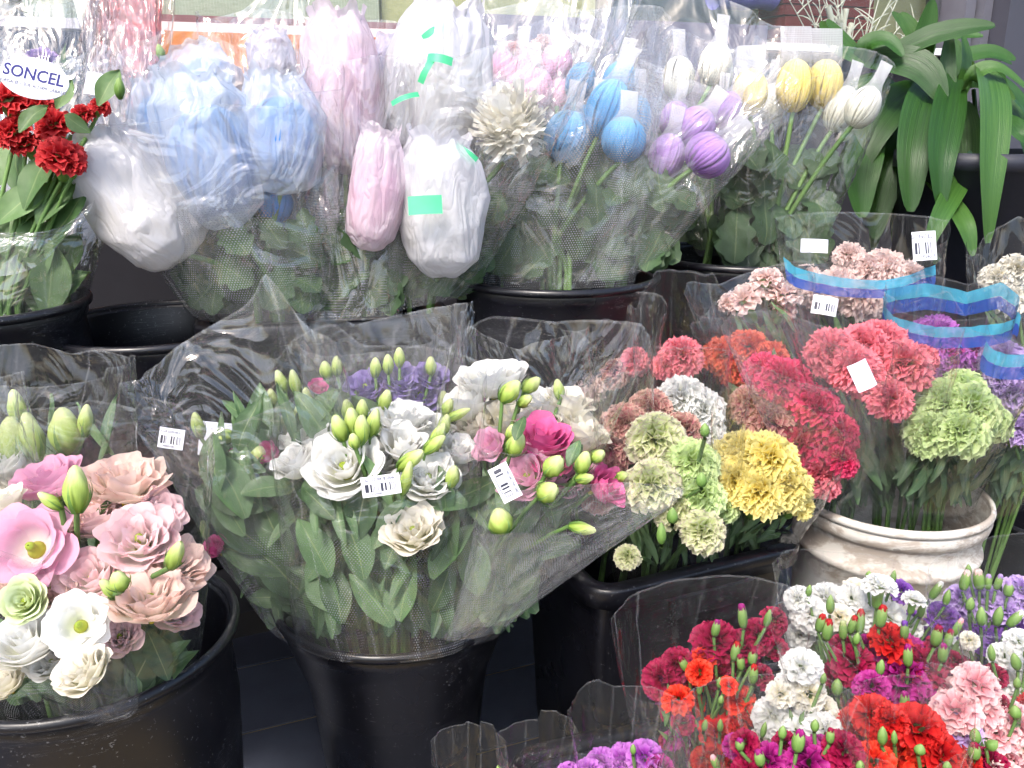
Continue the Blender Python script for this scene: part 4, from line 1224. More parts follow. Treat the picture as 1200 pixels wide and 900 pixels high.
# clear sleeves standing behind with white net mums
b = Bouquet("white_netted_bouquet", "white netted mums in tall sparkling cellophane behind the purple ones", "bouquet", BK_YEL + V((-.08, .06, 0)), at(830, 280, 1.7), 27, d0=1.68, y0=100)
for x, y in ((840, 88), (795, 92)):
    b.netted(x, y, 18, 26, "mum_white", b.rg.uniform(-10, 15), 0)
b.leaves(20, (780, 150, 900, 300), (50, 70), (90, 40), (0, .1), LOBED, "leaf_dark")
b.sleeve((820, 300), (880, 300), (720, 45), (930, 40), 1.7, 1.66, "film_hard", .45, .1, .25, .14, 13, .10, .016)
b = Bouquet("clear_topped_bouquet", "crumpled clear sleeve top behind the white taped bundle at the window", "bouquet", BK_BLUE + V((-.10, .05, 0)), at(600, 280, 1.6), 28, d0=1.6, y0=100)
b.carn(600, 60, 20, "car_pink", FRILL); b.carn(640, 50, 18, "car_pale", FRILL)
b.leaves(14, (570, 110, 640, 280), (50, 70), (90, 40), (0, .1), LOBED, "leaf_dark")
b.sleeve((575, 290), (640, 290), (545, 35), (735, 25), 1.58, 1.62, "film_hard", .4, .1, .2, .12, 13, .10, .014)
b = Bouquet("cellophane_bouquet", "crisp cellophane sleeve rising above the blue wrapped mums", "bouquet", CB + V((-.03, .06, 0)), at(300, 330, 1.42), 29, d0=1.42, y0=100)
b.leaves(12, (270, 120, 360, 330), (50, 70), (90, 40), (0, .06), LOBED, "leaf_dark")
b.sleeve((270, 340), (340, 340), (235, 40), (385, 28), 1.42, 1.42, "film_hard", .4, .2, .12, .12, 11, .10, .012)

# ------------------------------------------------------------------ potted plant with strap leaves
pd = 1.70
pp = at(1135, 300, pd)
pot_r = px(92, pd)
pot = thing("potted_plant", "potted plant with long glossy strap leaves in a dark pot by the window frame", "plant", V((pp.x, pp.y, SHELF_Z)))
hz = at(1135, 175, pd).z - SHELF_Z
link("pot", gmesh("pot", [lathe([(0, .004), (pot_r * .75, 0), (pot_r * .78, .01), (pot_r * .97, hz - .03), (pot_r * 1.03, hz - .03), (pot_r * 1.03, hz), (pot_r * .96, hz), (pot_r * .93, hz - .04), (0, hz - .04)], 56)]), pot, loc=(pp.x, pp.y, SHELF_Z), mat=plain("dark_blue_grey_pot", "2c2e3a", .45, .4, "26283200"[:6]))
rg = random.Random(77)
def strap(pts, w, d, parent=pot, tw=0.0):
    """leaf along picture points (x, y, depth offset), widest in the middle, folded along its midrib"""
    c = [at(x, y, d + dz) for x, y, dz in pts]
    n = 18
    def cr(t):
        f = t * (len(c) - 1); i = min(int(f), len(c) - 2); u = f - i
        p0, p1, p2, p3 = c[max(i - 1, 0)], c[i], c[i + 1], c[min(i + 2, len(c) - 1)]
        return .5 * ((2 * p1) + (p2 - p0) * u + (2 * p0 - 5 * p1 + 4 * p2 - p3) * u * u + (3 * p1 - p0 - 3 * p2 + p3) * u ** 3)
    P = []
    for i in range(n):
        t = i / (n - 1); p = cr(t); tg = (cr(min(1, t + .03)) - cr(max(0, t - .03))).normalized()
        side = tg.cross(-FW + UPC * .4 + RT * tw).normalized(); nrm = side.cross(tg)
        wd = px(w, d) * 1.22 * (math.sin(math.pi * (t * .93 + .045)) ** .62) * (1 - .25 * t)
        P.append([tuple(p + side * wd * k + nrm * (abs(k) * wd * .22)) for k in (-1, -.66, -.33, 0, .33, .66, 1)])
    P = np.array(P); o = V(P[0, 3])
    t = np.linspace(0, 1, n)[:, None] * np.ones((1, 7)); u = np.linspace(0, 1, 7)[None, :] * np.ones((n, 1))
    return link("leaf", gmesh("leaf", [gridpart(P - np.array(o), np.stack([u, t], -1))]), parent, loc=o, mat=M["leaf_strap"])
for pts, w, dz in (
    (((1018, 75, 0), (992, 55, -.02), (968, 24, -.04)), 13, 0), (((1075, 85, 0), (1082, 45, 0), (1093, 0, -.02)), 13, .02), (((1085, 75, .0), (1068, 35, 0), (1055, 15, 0)), 9, .03),
    (((1005, 78, 0), (1018, 52, -.03), (1040, 48, -.05), (1058, 66, -.06)), 12, 0), (((1040, 68, 0), (1085, 45, -.03), (1130, 33, -.05), (1166, 30, -.06)), 13, -.02),
    (((1010, 70, 0), (1055, 72, -.04), (1085, 85, -.06), (1106, 120, -.07)), 19, 0), (((1095, 95, .02), (1082, 120, -.03), (1070, 180, -.08), (1067, 248, -.08)), 20, -.02),
    (((1120, 90, .02), (1112, 120, -.04), (1102, 180, -.1), (1102, 245, -.1)), 19, -.04), (((1140, 95, .03), (1155, 85, -.03), (1164, 130, -.1), (1160, 210, -.12), (1157, 285, -.1)), 19, -.04),
    (((1112, 120, 0), (1110, 80, 0), (1113, 38, 0)), 9, -.03), (((1122, 118, 0), (1132, 80, 0), (1128, 40, 0)), 10, -.02), (((1122, 115, 0), (1140, 88, -.04), (1170, 80, -.06), (1208, 108, -.06)), 9, -.04),
    (((1080, 100, .03), (1050, 120, 0), (1020, 160, -.02), (992, 225, -.02)), 22, .02), (((1030, 165, .02), (1014, 175, 0), (1008, 210, -.02), (1010, 255, -.02)), 21, .0),
    (((1090, 110, .05), (1050, 140, .03), (1020, 135, .0), (985, 165, .0)), 18, .06), (((1060, 150, .03), (1045, 190, .0), (1030, 240, 0), (1025, 280, 0)), 17, .04),
    (((1130, 120, .03), (1135, 160, .0), (1130, 220, -.02), (1120, 275, -.02)), 14, .02), (((1150, 110, .03), (1185, 130, .0), (1205, 170, 0), (1220, 240, 0)), 15, .02),
    (((1130, 100, .03), (1165, 95, .0), (1195, 120, -.02), (1215, 150, 0)), 14, .0), (((1100, 200, 0), (1140, 215, -.05), (1175, 225, -.06), (1200, 245, -.06)), 8, .0),
    (((1140, 180, .02), (1125, 210, -.04), (1100, 255, -.1), (1082, 300, -.1)), 12, -.06), (((1085, 210, 0), (1110, 235, -.06), (1130, 265, -.1), (1140, 300, -.1)), 14, -.05),
    (((1150, 130, .0), (1185, 145, -.06), (1200, 160, -.08), (1230, 180, -.08)), 11, -.04), (((1070, 120, .08), (1100, 130, .05), (1120, 170, .05), (1130, 230, .05)), 18, .06),
    (((1055, 110, .06), (1030, 100, .04), (1000, 110, .04), (978, 140, .04)), 15, .06), (((1090, 90, .05), (1120, 70, .05), (1160, 60, .05), (1190, 70, .05)), 10, .06),
    (((1110, 150, .06), (1085, 180, .04), (1060, 230, .04), (1050, 290, .04)), 18, .05), (((1150, 150, .05), (1150, 200, .0), (1140, 250, 0), (1130, 300, 0)), 13, .03)):
    strap(pts, w, pd + dz - .04, tw=rg.uniform(-.5, .5))
    jx, jy = rg.uniform(-24, 24), rg.uniform(-4, 22)
    strap(tuple((x_ + jx * (.3 + .7 * i_ / len(pts)) + rg.uniform(-5, 5), y_ + jy * i_ / len(pts), z_) for i_, (x_, y_, z_) in enumerate(pts)), w * rg.uniform(.6, .9), pd + dz + rg.uniform(.02, .07), tw=rg.uniform(-.8, .8))
for k_ in range(5):
    a_ = at(1085 + 16 * k_, 190, pd); e_ = at(1085 + 14 * k_, 105, pd)
    link("stem", gmesh("stem", [tube(bez(V((pp.x, pp.y, SHELF_Z + hz - .05)), a_, e_, 6), .006, .004, 7)]), pot, mat=M["leaf_strap"])
# ------------------------------------------------------------------ bouquets, middle row
# pastel lisianthus in the big left bucket
b = Bouquet("pastel_lisianthus_bouquet", "blush, peach and white lisianthus in clear film in the lower left bucket", "bouquet", BK_LEFT, at(95, 775, .92), 31, d0=.82, y0=620, gd=.00025, ax0=90)
for x, y, r_, mt, kd, a_, d_ in (
    (35, 640, 50, "lis_pink", "open", (.05, .45, 1.0), -.02), (58, 562, 42, "lis_pink", "double", (-.2, 1, .5), .05), (146, 562, 50, "lis_peach", "ruffled", (.15, 1, .35), .03),
    (163, 630, 47, "lis_blush", "ruffled", (.1, .7, .8), -.01), (176, 700, 50, "lis_peach", "ruffled", (.1, 1.0, .4), -.03), (108, 676, 40, "lis_blush", "double", (-.1, .7, .7), .0),
    (92, 732, 37, "lis_white", "open", (.25, .45, 1.0), -.05), (30, 752, 44, "lis_white", "double", (-.1, .9, .6), -.03), (28, 704, 29, "lis_lime", "double", (0, .5, 1), -.04),
    (97, 786, 36, "lis_cream", "ruffled", (-.3, .8, .6), -.06), (8, 592, 32, "lis_cream", "cup", (-.2, .9, .4), .0), (210, 662, 38, "lis_peach", "ruffled", (.6, .7, .5), .01),
    (190, 600, 30, "lis_blush", "double", (.7, .5, .4), .03), (60, 690, 30, "lis_peach", "ruffled", (-.1, .7, .7), .0), (140, 745, 26, "lis_blush", "ruffled", (.2, .6, .7), -.01), (70, 615, 26, "lis_peach", "double", (.2, .9, .4), .02), (205, 715, 30, "lis_blush", "ruffled", (.5, .7, .5), .03), (60, 775, 28, "lis_white", "ruffled", (-.1, .7, .6), -.01), (10, 690, 30, "lis_peach", "double", (-.3, .7, .6), .03), (5, 800, 28, "lis_cream", "double", (-.2, .8, .6), .0), (125, 590, 26, "lis_peach", "double", (.0, 1, .3), .06), (110, 610, 36, "lis_blush", "double", (0, .9, .4), .04)):
    b.rose(x, y, r_ * .92, mt, kd, a_, d_)
for x, y, w_, h_, a_, d_ in ((89, 576, 17, 28, 92, -.04), (205, 652, 11, 22, 60, -.06), (140, 682, 13, 13, 100, -.07), (60, 588, 9, 16, 140, -.03), (128, 690, 9, 14, 120, -.05)):
    b.lbud(x, y, w_, h_, a_, d_)
b.leaves(60, (0, 740, 205, 835), (55, 90), (95, 55), (-.02, .08))
b.leaves(14, (40, 560, 200, 720), (40, 60), (100, 60), (.02, .08), NARROW)
for x, y, l_, a_ in ((190, 785, 70, 60), (165, 790, 70, 95), (200, 770, 60, 50), (30, 800, 70, 140), (70, 805, 70, 100), (185, 765, 70, 110)): b.leaf(x, y, l_, a_, None, "leaf", -.07)
b.sleeve((5, 838), (205, 822), (-110, 520), (238, 512), .91, .81, "film", .55, .5, .06, .03, 5, .04, .006, ease=.35)
b.sleeve((-10, 830), (150, 825), (-110, 640), (140, 745), .83, .76, "film_dots", .3, .2, .1, .03, 5, .04, .004, ease=.4, name="inner_sleeve")
# buds behind
b = Bouquet("budding_lisianthus_bouquet", "pale green lisianthus buds in tall clear sleeves behind the pastel blooms", "bouquet", BK_LEFT + V((-.03, .05, 0)), at(70, 700, 1.0), 32, d0=.96, y0=500, gd=.0001, ax0=60)
for x, y, w_, h_, a_ in ((76, 508, 21, 28, 95), (38, 515, 16, 30, 100), (20, 480, 12, 22, 100), (100, 495, 10, 20, 80), (15, 520, 20, 30, 90)): b.lbud(x, y, w_, h_, a_)
b.rose(10, 545, 34, "lis_white", "cup"); b.rose(30, 560, 30, "lis_cream", "double")
for x, y, l_, a_ in ((108, 505, 80, 130), (122, 500, 70, 88), (132, 520, 60, 80), (60, 500, 80, 110)): b.leaf(x, y, l_, a_, NARROW)
b.leaves(16, (0, 520, 150, 660), (50, 80), (90, 40), (0, .05))
b.sleeve((0, 660), (140, 660), (-60, 425), (150, 428), 1.0, .97, "film_soft", .5, .06, .05, .03, 8, .05, .006, ease=.4)
b.sleeve((-20, 660), (60, 660), (-60, 455), (22, 450), .93, .90, "film", .4, .06, .05, .04, 6, .06, .007, ease=.4, name="side_sleeve")

# centre bucket
MID = BK_MID
b = Bouquet("pink_budded_lisianthus_bouquet", "green leaved lisianthus with small pink flowers, its sleeve corner pointing left", "bouquet", MID + V((-.025, .01, 0)), at(380, 700, 1.24), 33, d0=1.18, y0=560, gd=.00015, ax0=330)
for x, y, r_ in ((272, 540, 16), (312, 533, 17), (252, 643, 18), (330, 545, 16), (372, 455, 13)): b.rose(x, y, r_, "lis_rose", "cup", dd=-.01)
for x, y, w_, h_, a_ in ((299, 511, 11, 15, 55), (301, 538, 12, 15, 70), (319, 470, 8, 14, 95), (265, 512, 12, 10, 150), (241, 553, 7, 14, 110), (382, 435, 9, 11, 100), (346, 450, 8, 16, 100), (360, 470, 8, 15, 95), (330, 448, 8, 14, 110), (350, 490, 9, 15, 85), (335, 500, 8, 14, 100), (240, 622, 6, 12, 100), (372, 480, 9, 16, 80), (232, 500, 9, 16, 100)):
    b.lbud(x, y, w_, h_, a_, b.rg.uniform(-.02, .03))
for x, y, l_, a_ in ((272, 560, 100, 110), (262, 590, 90, 125), (285, 500, 70, 70), (315, 565, 70, 20), (280, 620, 90, 140), (300, 650, 90, 150), (270, 665, 80, 160), (320, 620, 90, 120), (330, 670, 90, 130), (250, 540, 80, 100)): b.leaf(x, y, l_, a_, None, "leaf", -.02)
b.leaves(60, (245, 480, 400, 720), (45, 95), (115, 65), (-.01, .1), LEAF + BROAD + NARROW)
b.leaves(30, (245, 480, 400, 720), (60, 110), (110, 30), (-.02, .10), NARROW)
b.sleeve((330, 745), (440, 755), (152, 467), (400, 430), 1.20, 1.12, "film_dots_hard", .4, .06, .0, .10, 6, .06, .009, ease=.7, rim=((0, .0), (45, .12), (62, .34), (80, .24), (110, .16), (150, .05), (180, .06), (200, -.06), (270, -.05), (320, .03)))
b.sticker(200, 514, 30, 24, -8, 1.08, text=(("8128 2270 08 21", .15, 0, .33, "ink_grey"), ("704875108 21", .13, 0, -.38, "ink_grey")))
b.sticker(255, 515, 46, 40, -5, 1.24, "white_card", mat="paper")

b = Bouquet("white_lisianthus_bouquet", "white lisianthus with lime buds and a barcode sticker in the centre bucket", "bouquet", MID + V((0, -.02, 0)), at(450, 705, 1.18), 34, d0=1.10, y0=560, gd=.0002, ax0=440)
for x, y, r_, mt, kd, a_, d_ in (
    (402, 546, 38, "lis_white", "double", (-.1, .6, .9), -.02), (348, 545, 29, "lis_white", "cup", (-.45, .8, .5), .0), (368, 512, 26, "lis_white", "open", (-.3, .9, .4), .03), (470, 492, 32, "lis_white", "ruffled", (.1, 1, .4), .04),
    (474, 524, 30, "lis_white", "cup", (.25, .8, .6), .01), (502, 558, 30, "lis_white", "ruffled", (.2, .8, .7), -.02), (537, 530, 25, "lis_white", "cup", (.4, .8, .4), .02), (484, 620, 30, "lis_cream", "ruffled", (-.1, .8, .6), -.04),
    (376, 575, 20, "lis_cream", "cup", (-.3, -.2, .8), .02), (448, 540, 26, "lis_white", "double", (.1, .8, .6), .03), (505, 500, 22, "lis_white", "double", (.3, .9, .4), .05), (430, 560, 26, "lis_white", "ruffled", (.1, .7, .7), .02), (385, 525, 24, "lis_white", "cup", (-.1, .9, .4), .04), (520, 545, 22, "lis_white", "double", (.3, .8, .5), .04), (345, 520, 20, "lis_white", "cup", (-.3, 1, .3), .05)):
    b.rose(x, y, r_ * 1.13, mt, kd, a_, d_)
for x, y, w_, h_, a_, d_ in ((398, 503, 11, 17, 105, -.03), (413, 495, 11, 17, 95, -.02), (424, 505, 11, 18, 88, -.04), (437, 497, 10, 17, 75, -.02), (408, 482, 9, 13, 100, .01), (424, 482, 9, 13, 85, .01), (415, 518, 8, 10, 100, -.05), (451, 470, 9, 14, 70, .04),
    (512, 512, 9, 17, 60, -.02), (520, 500, 9, 15, 70, .0), (508, 522, 9, 16, 40, -.03), (534, 487, 7, 17, 25, .0), (480, 540, 11, 20, 35, -.05), (476, 562, 8, 22, 75, -.05), (530, 560, 10, 16, 75, -.03), (524, 478, 8, 12, 60, .02)):
    b.lbud(x, y, w_, h_, a_, d_)
b.leaves(84, (340, 570, 550, 745), (40, 85), (95, 70), (-.01, .12), LEAF + BROAD + NARROW)
b.leaves(40, (340, 560, 550, 745), (60, 110), (90, 30), (-.02, .10), NARROW)
for x, y, l_, a_ in ((455, 605, 60, 60), (420, 640, 80, 100), (365, 640, 80, 115), (440, 700, 80, 120), (475, 690, 75, 80), (395, 690, 80, 100), (520, 640, 80, 70), (530, 690, 70, 60)): b.leaf(x, y, l_, a_, None, "leaf", -.03)
b.sleeve((350, 752), (548, 752), (318, 440), (562, 440), 1.14, 1.05, "film_dots", .45, .36, .10, .05, 6, .05, .007, ease=.6)
b.sticker(446, 569, 46, 24, 8, 1.0, text=(("87 02 04 8 00K", .24, 0, .33, "ink_grey"), ("8100480 02450", .16, 0, -.36, "ink_grey")))

b = Bouquet("pink_lisianthus_bouquet", "bright pink lisianthus with cream blooms behind and a tilted barcode sticker", "bouquet", MID + V((.025, 0, 0)), at(560, 700, 1.2), 35, d0=1.12, y0=560, gd=.0002, ax0=630)
for x, y, r_, mt, kd, a_, d_ in (
    (577, 446, 36, "lis_white", "double", (-.1, 1, .4), .06), (548, 476, 30, "lis_white", "cup", (-.2, 1, .3), .05), (604, 492, 40, "lis_cream", "double", (0, 1, .5), .04), (664, 478, 32, "lis_cream", "cup", (.2, 1, .3), .05), (680, 512, 34, "lis_cream", "cup", (.35, .9, .4), .03),
    (576, 524, 22, "lis_pink", "cup", (-.5, .5, .7), -.02), (636, 513, 30, "lis_rose", "double", (.1, .9, .6), -.01), (617, 558, 30, "lis_pink", "double", (-.4, .5, .8), -.03), (655, 560, 26, "lis_pink", "double", (.2, .7, .6), -.01), (708, 572, 27, "lis_rose", "cup", (.75, .35, .6), -.03), (646, 540, 22, "lis_rose", "ruffled", (.1, .8, .6), -.02), (520, 595, 15, "lis_pink", "cup", (-.2, .9, .3), 0), (640, 475, 28, "lis_white", "double", (.1, 1, .4), .06), (560, 500, 24, "lis_cream", "double", (-.2, .9, .4), .05), (630, 585, 20, "lis_pink", "cup", (0, .7, .6), .01), (675, 545, 20, "lis_pink", "double", (.3, .8, .4), .01)):
    b.rose(x, y, r_ * 1.13, mt, kd, a_, d_)
for x, y, w_, h_, a_, d_ in ((604, 522, 13, 15, 60, -.05), (598, 507, 7, 10, 70, -.03), (648, 547, 14, 16, 50, -.08), (641, 577, 15, 14, 30, -.09), (683, 543, 11, 14, 70, -.06), (700, 535, 9, 10, 40, -.05), (684, 561, 8, 11, 10, -.06), (728, 558, 7, 8, 20, -.03), (587, 612, 17, 16, 100, -.07), (681, 619, 9, 16, -10, -.07), (597, 460, 13, 16, 50, -.02), (622, 452, 10, 13, 40, .0), (614, 470, 8, 10, 30, -.01), (655, 458, 8, 13, 100, .02)):
    b.lbud(x, y, w_, h_, a_, d_)
for x, y, l_, a_ in ((608, 500, 34, 75), (672, 528, 34, 70), (682, 530, 36, 65), (640, 632, 95, 10), (690, 580, 50, 40), (620, 600, 70, 60), (555, 660, 80, 100), (600, 660, 80, 70), (575, 700, 70, 90), (530, 720, 60, 100), (640, 680, 70, 50)): b.leaf(x, y, l_, a_, None, "leaf", -.05)
b.leaves(76, (530, 570, 690, 740), (40, 85), (75, 70), (-.01, .12), LEAF + BROAD + NARROW)
b.leaves(36, (530, 570, 690, 740), (60, 110), (80, 30), (-.02, .10), NARROW)
b.sleeve((500, 752), (585, 742), (525, 440), (745, 430), 1.16, 1.08, "film_dots", .5, .33, .12, .06, 6, .06, .008, ease=.65)
b.sleeve((520, 748), (592, 735), (560, 610), (790, 585), 1.10, 1.02, "film_all", .3, .06, .1, .03, 5, .05, .006, ease=1.3, name="outer_sleeve")
b.sticker(592, 566, 44, 24, -63, .98, text=(("0380 08 104 380", .20, 0, .34, "ink_grey"), ("80020004 8008", .14, 0, -.36, "ink_grey")))

b = Bouquet("purple_lisianthus_bouquet", "purple lisianthus blurred behind hazy film in the centre bucket", "bouquet", MID + V((0, .03, 0)), at(450, 660, 1.34), 36, d0=1.32, y0=450, gd=.0001, ax0=450)
for x, y, r_ in ((428, 452, 24), (470, 445, 24), (492, 462, 28), (505, 440, 20), (450, 470, 22)): b.rose(x, y, r_, "lis_purple", "ruffled")
for x, y in ((455, 428), (468, 420), (505, 430), (395, 430), (440, 432), (520, 470)): b.lbud(x, y, 8, 12, 90, -.02)
b.leaves(24, (390, 470, 540, 620), (45, 70), (90, 50), (0, .06))
b.sleeve((410, 640), (520, 640), (352, 388), (540, 385), 1.34, 1.28, "film_haze", .45, .06, .08, .08, 11, .08, .010)

b = Bouquet("dusky_film_bouquet", "dim rose carnations in tall clear sleeves behind the cream lisianthus", "bouquet", CR_MID + V((-.08, .10, 0)), at(660, 620, 1.42), 37, d0=1.38, y0=430, gd=.0001, ax0=660)
for x, y, r_, mt in ((632, 428, 22, "car_dusky"), (655, 425, 22, "car_dusky"), (690, 445, 26, "car_pale"), (720, 430, 24, "car_dusky"), (745, 420, 20, "car_coral")): b.carn(x, y, r_, mt, FRILL)
b.leaves(24, (590, 470, 720, 620), (45, 70), (90, 50), (0, .06), NARROW)
b.sleeve((600, 620), (700, 620), (535, 390), (690, 380), 1.42, 1.36, "film_hard", .45, .06, .1, .07, 9, .08, .010)
b.sleeve((640, 620), (740, 620), (662, 380), (770, 385), 1.42, 1.34, "film", .45, .06, .1, .07, 9, .08, .010, name="back_sleeve")

# ------------------------------------------------------------------ carnations in the black crate and the white bucket
CM = CR_MID
b = Bouquet("dusky_carnation_bouquet", "dusty rose carnations squeezed in film beside the bright pink lisianthus", "bouquet", CM + V((-.10, -.02, 0)), at(730, 640, 1.33), 41, d0=1.20, y0=520, gd=.0002, ax0=720)
for x, y, r_, mt in ((718, 515, 34, "car_dusky"), (708, 550, 30, "car_dusky"), (735, 490, 30, "car_dusky"), (765, 475, 28, "car_dusky"), (700, 580, 22, "car_dusky"), (805, 500, 26, "car_dusky")): b.carn(x, y, r_, mt, CARN, dd=b.rg.uniform(-.01, .02))
b.leaves(18, (700, 570, 760, 650), (40, 60), (90, 40), (0, .05), NARROW)
b.sleeve((700, 665), (770, 655), (690, 440), (760, 420), 1.32, 1.16, "film", .6, .05, .12, .05, 7, .06, .007)
b = Bouquet("green_carnation_bouquet", "antique green and cream carnations in the black rectangular crate", "bouquet", CM + V((-.03, -.04, 0)), at(775, 650, 1.28), 42, d0=1.12, y0=560, gd=.0002, ax0=790)
for x, y, r_, mt, d_ in ((768, 508, 38, "car_green", .02), (762, 562, 38, "car_green", -.02), (812, 536, 36, "car_lime", .0), (823, 574, 32, "car_lime", -.01), (790, 592, 28, "car_green", -.01), (826, 618, 30, "car_green", -.03), (735, 650, 17, "car_green", -.02), (790, 540, 30, "car_green", .01), (850, 590, 22, "car_lime", .02)):
    b.carn(x, y, r_, mt, CARN, dd=d_)
for x, y, w_, h_ in ((822, 562, 9, 11), (788, 604, 9, 12), (775, 625, 8, 16), (826, 504, 8, 10)): b.sbud(x, y, w_, h_, None, 92, -.07)
b.leaves(40, (730, 600, 850, 670), (30, 60), (90, 30), (-.01, .08), NARROW, "leaf_lily")
b.sleeve((720, 678), (850, 655), (700, 480), (872, 455), 1.27, 1.06, "film", .5, .10, .1, .05, 6, .05, .007)
b = Bouquet("white_carnation_bouquet", "white carnations in clear film behind the green and yellow ones", "bouquet", CM + V((.02, .06, 0)), at(800, 620, 1.40), 43, d0=1.26, y0=460, gd=.0001, ax0=800)
for x, y, r_ in ((798, 460, 32), (825, 475, 32), (830, 500, 26), (785, 480, 24)): b.carn(x, y, r_, "car_white", CARN)
b.carn(800, 412, 28, "car_coral", FRILL, dd=.06); b.carn(780, 425, 20, "car_coral", FRILL, dd=.06)
b.leaves(12, (770, 510, 840, 600), (40, 60), (90, 40), (0, .05), NARROW)
b.sleeve((765, 620), (850, 620), (745, 380), (850, 370), 1.4, 1.22, "film", .5, .05, .1, .06, 8, .07, .009)
b = Bouquet("yellow_carnation_bouquet", "pale yellow carnation cluster in a clear sleeve over the crate's corner", "bouquet", CM + V((.09, -.03, 0)), at(870, 635, 1.33), 44, d0=1.14, y0=550, gd=.0002, ax0=890)
for x, y, r_, d_ in ((872, 528, 38, .02), (905, 530, 40, .0), (926, 560, 36, .0), (893, 570, 36, -.01), (862, 558, 32, .0), (938, 586, 22, .02)): b.carn(x, y, r_, "car_yellow", FRILL, (.1 + (x - 890) / 150, .8, .6), d_)
b.leaves(22, (820, 600, 930, 660), (35, 60), (70, 40), (0, .08), NARROW, "leaf_lily")
b.sleeve((840, 662), (925, 640), (840, 480), (985, 540), 1.33, 1.10, "film_soft", .5, .05, .1, .04, 6, .05, .007)
WB = BK_WHITE
b = Bouquet("crimson_carnation_bouquet", "hot pink and crimson carnations under hazy film beside the yellow cluster", "bouquet", WB + V((-.08, -.02, 0)), at(985, 590, 1.36), 45, d0=1.26, y0=480, gd=.0002, ax0=930)
for x, y, r_, mt, d_ in ((918, 440, 36, "car_hot", .02), (960, 470, 34, "car_hot", .0), (985, 500, 30, "car_hot", .0), (905, 488, 36, "car_dusky", .03), (940, 515, 38, "car_hot", .02), (962, 552, 32, "car_coral", .02), (880, 470, 28, "car_dusky", .04), (990, 535, 24, "car_hot", .0), (930, 565, 28, "car_dusky", .03), (895, 430, 26, "car_hot", .05)): b.carn(x, y, r_, mt, FRILL, dd=d_)
b.leaves(24, (940, 540, 1010, 600), (40, 60), (60, 40), (0, .06), NARROW, "leaf_dark")
b.sleeve((955, 600), (1025, 600), (858, 400), (1030, 430), 1.34, 1.18, "film_haze", .5, .06, .1, .05, 6, .06, .008, ease=.7)
b = Bouquet("orange_carnation_bouquet", "orange red carnations in film behind the hot pink ones", "bouquet", WB + V((-.10, .05, 0)), at(960, 560, 1.46), 46, d0=1.40, y0=410, gd=.0001, ax0=870)
for x, y, r_ in ((850, 412, 28), (880, 402, 28), (905, 415, 26), (865, 430, 24)): b.carn(x, y, r_, "car_orange", FRILL)
b.leaves(16, (850, 430, 940, 540), (40, 60), (100, 40), (0, .05), NARROW)
b.sleeve((900, 560), (980, 560), (815, 385), (940, 372), 1.44, 1.36, "film", .5, .05, .12, .06, 7, .06, .009)
b = Bouquet("coral_carnation_bouquet", "coral pink carnations in a folded clear sleeve above the white bucket", "bouquet", WB + V((0, -.02, 0)), at(1040, 580, 1.36), 47, d0=1.25, y0=420, gd=.0003, ax0=1030)
for x, y, r_, d_ in ((972, 405, 34, .01), (1012, 400, 36, .02), (1035, 395, 34, .03), (1000, 425, 34, -.01), (1062, 420, 38, .0), (1045, 462, 30, -.02), (1085, 415, 22, .03), (1020, 440, 30, .0)): b.carn(x, y, r_, "car_coral", FRILL, dd=d_)
b.leaves(34, (1000, 500, 1060, 590), (50, 80), (100, 25), (-.02, .08), NARROW, "leaf_dark")
b.sleeve((1000, 598), (1060, 598), (925, 360), (1125, 380), 1.34, 1.16, "film", .5, .12, .06, .05, 6, .05, .008, ease=.75)
b.sticker(1012, 440, 24, 34, 25, 1.12, "price_sticker", mat="paper", curve=.2)
b = Bouquet("pale_pink_carnation_bouquet", "pale pink carnations with green calyces standing above the orange ones", "bouquet", WB + V((-.06, .08, 0)), at(960, 540, 1.5), 48, d0=1.44, y0=345, gd=.0001, ax0=890)
for x, y, r_, a_ in ((868, 347, 27, (-.5, .8, .3)), (897, 322, 22, (-.1, 1, .3)), (918, 340, 26, (.2, 1, .3)), (920, 358, 18, (.3, .8, .4)), (850, 352, 14, (-.7, .6, .3))): b.carn(x, y, r_, "car_pale", SPRAY, a_)
b.leaves(10, (860, 370, 930, 460), (40, 60), (100, 40), (0, .05), NARROW)
b.sleeve((900, 540), (970, 540), (812, 360), (950, 330), 1.46, 1.40, "film_soft", .5, .05, .12, .05, 6, .05, .007)
BANDS = ((.86, .91, "band_cyan", "cyan_band"), (.811, .859, "band_blue", "blue_band"))
b = Bouquet("blue_banded_pink_bouquet", "pale pink carnations in a clear bag with blue bands below the yellow mums", "bouquet", WB + V((-.02, .10, 0)), at(1010, 540, 1.55), 49, d0=1.48, y0=320, gd=.0002, ax0=1000)
for x, y, r_ in ((985, 328, 30), (1012, 340, 34), (960, 335, 26), (1040, 308, 28), (1020, 310, 26), (1070, 320, 22), (945, 320, 18), (995, 295, 20)): b.carn(x, y, r_, "car_pale", FRILL)
b.leaves(18, (960, 380, 1060, 500), (40, 60), (90, 40), (0, .05), NARROW)
b.sleeve((960, 540), (1060, 540), (915, 262), (1108, 254), 1.52, 1.42, "film", .32, .16, .02, .03, 6, .05, .006, .6, bands=BANDS, arc=(58, 101))
b.sticker(1084, 288, 28, 34, 4, 1.37, text=(("SONCEL", .2, -.1, .32, "ink_grey"), ("3 EP240 7", .16, 0, -.38, "ink_grey")))
b.sticker(968, 358, 30, 22, -10, 1.36, "price_sticker", curve=.15)
b.sticker(955, 288, 32, 16, -2, 1.50, "white_card", mat="paper")
b = Bouquet("lime_carnation_bouquet", "lime green carnation cluster in clear film over the white bucket", "bouquet", WB + V((.06, -.03, 0)), at(1085, 580, 1.34), 50, d0=1.24, y0=480, gd=.0002, ax0=1110)
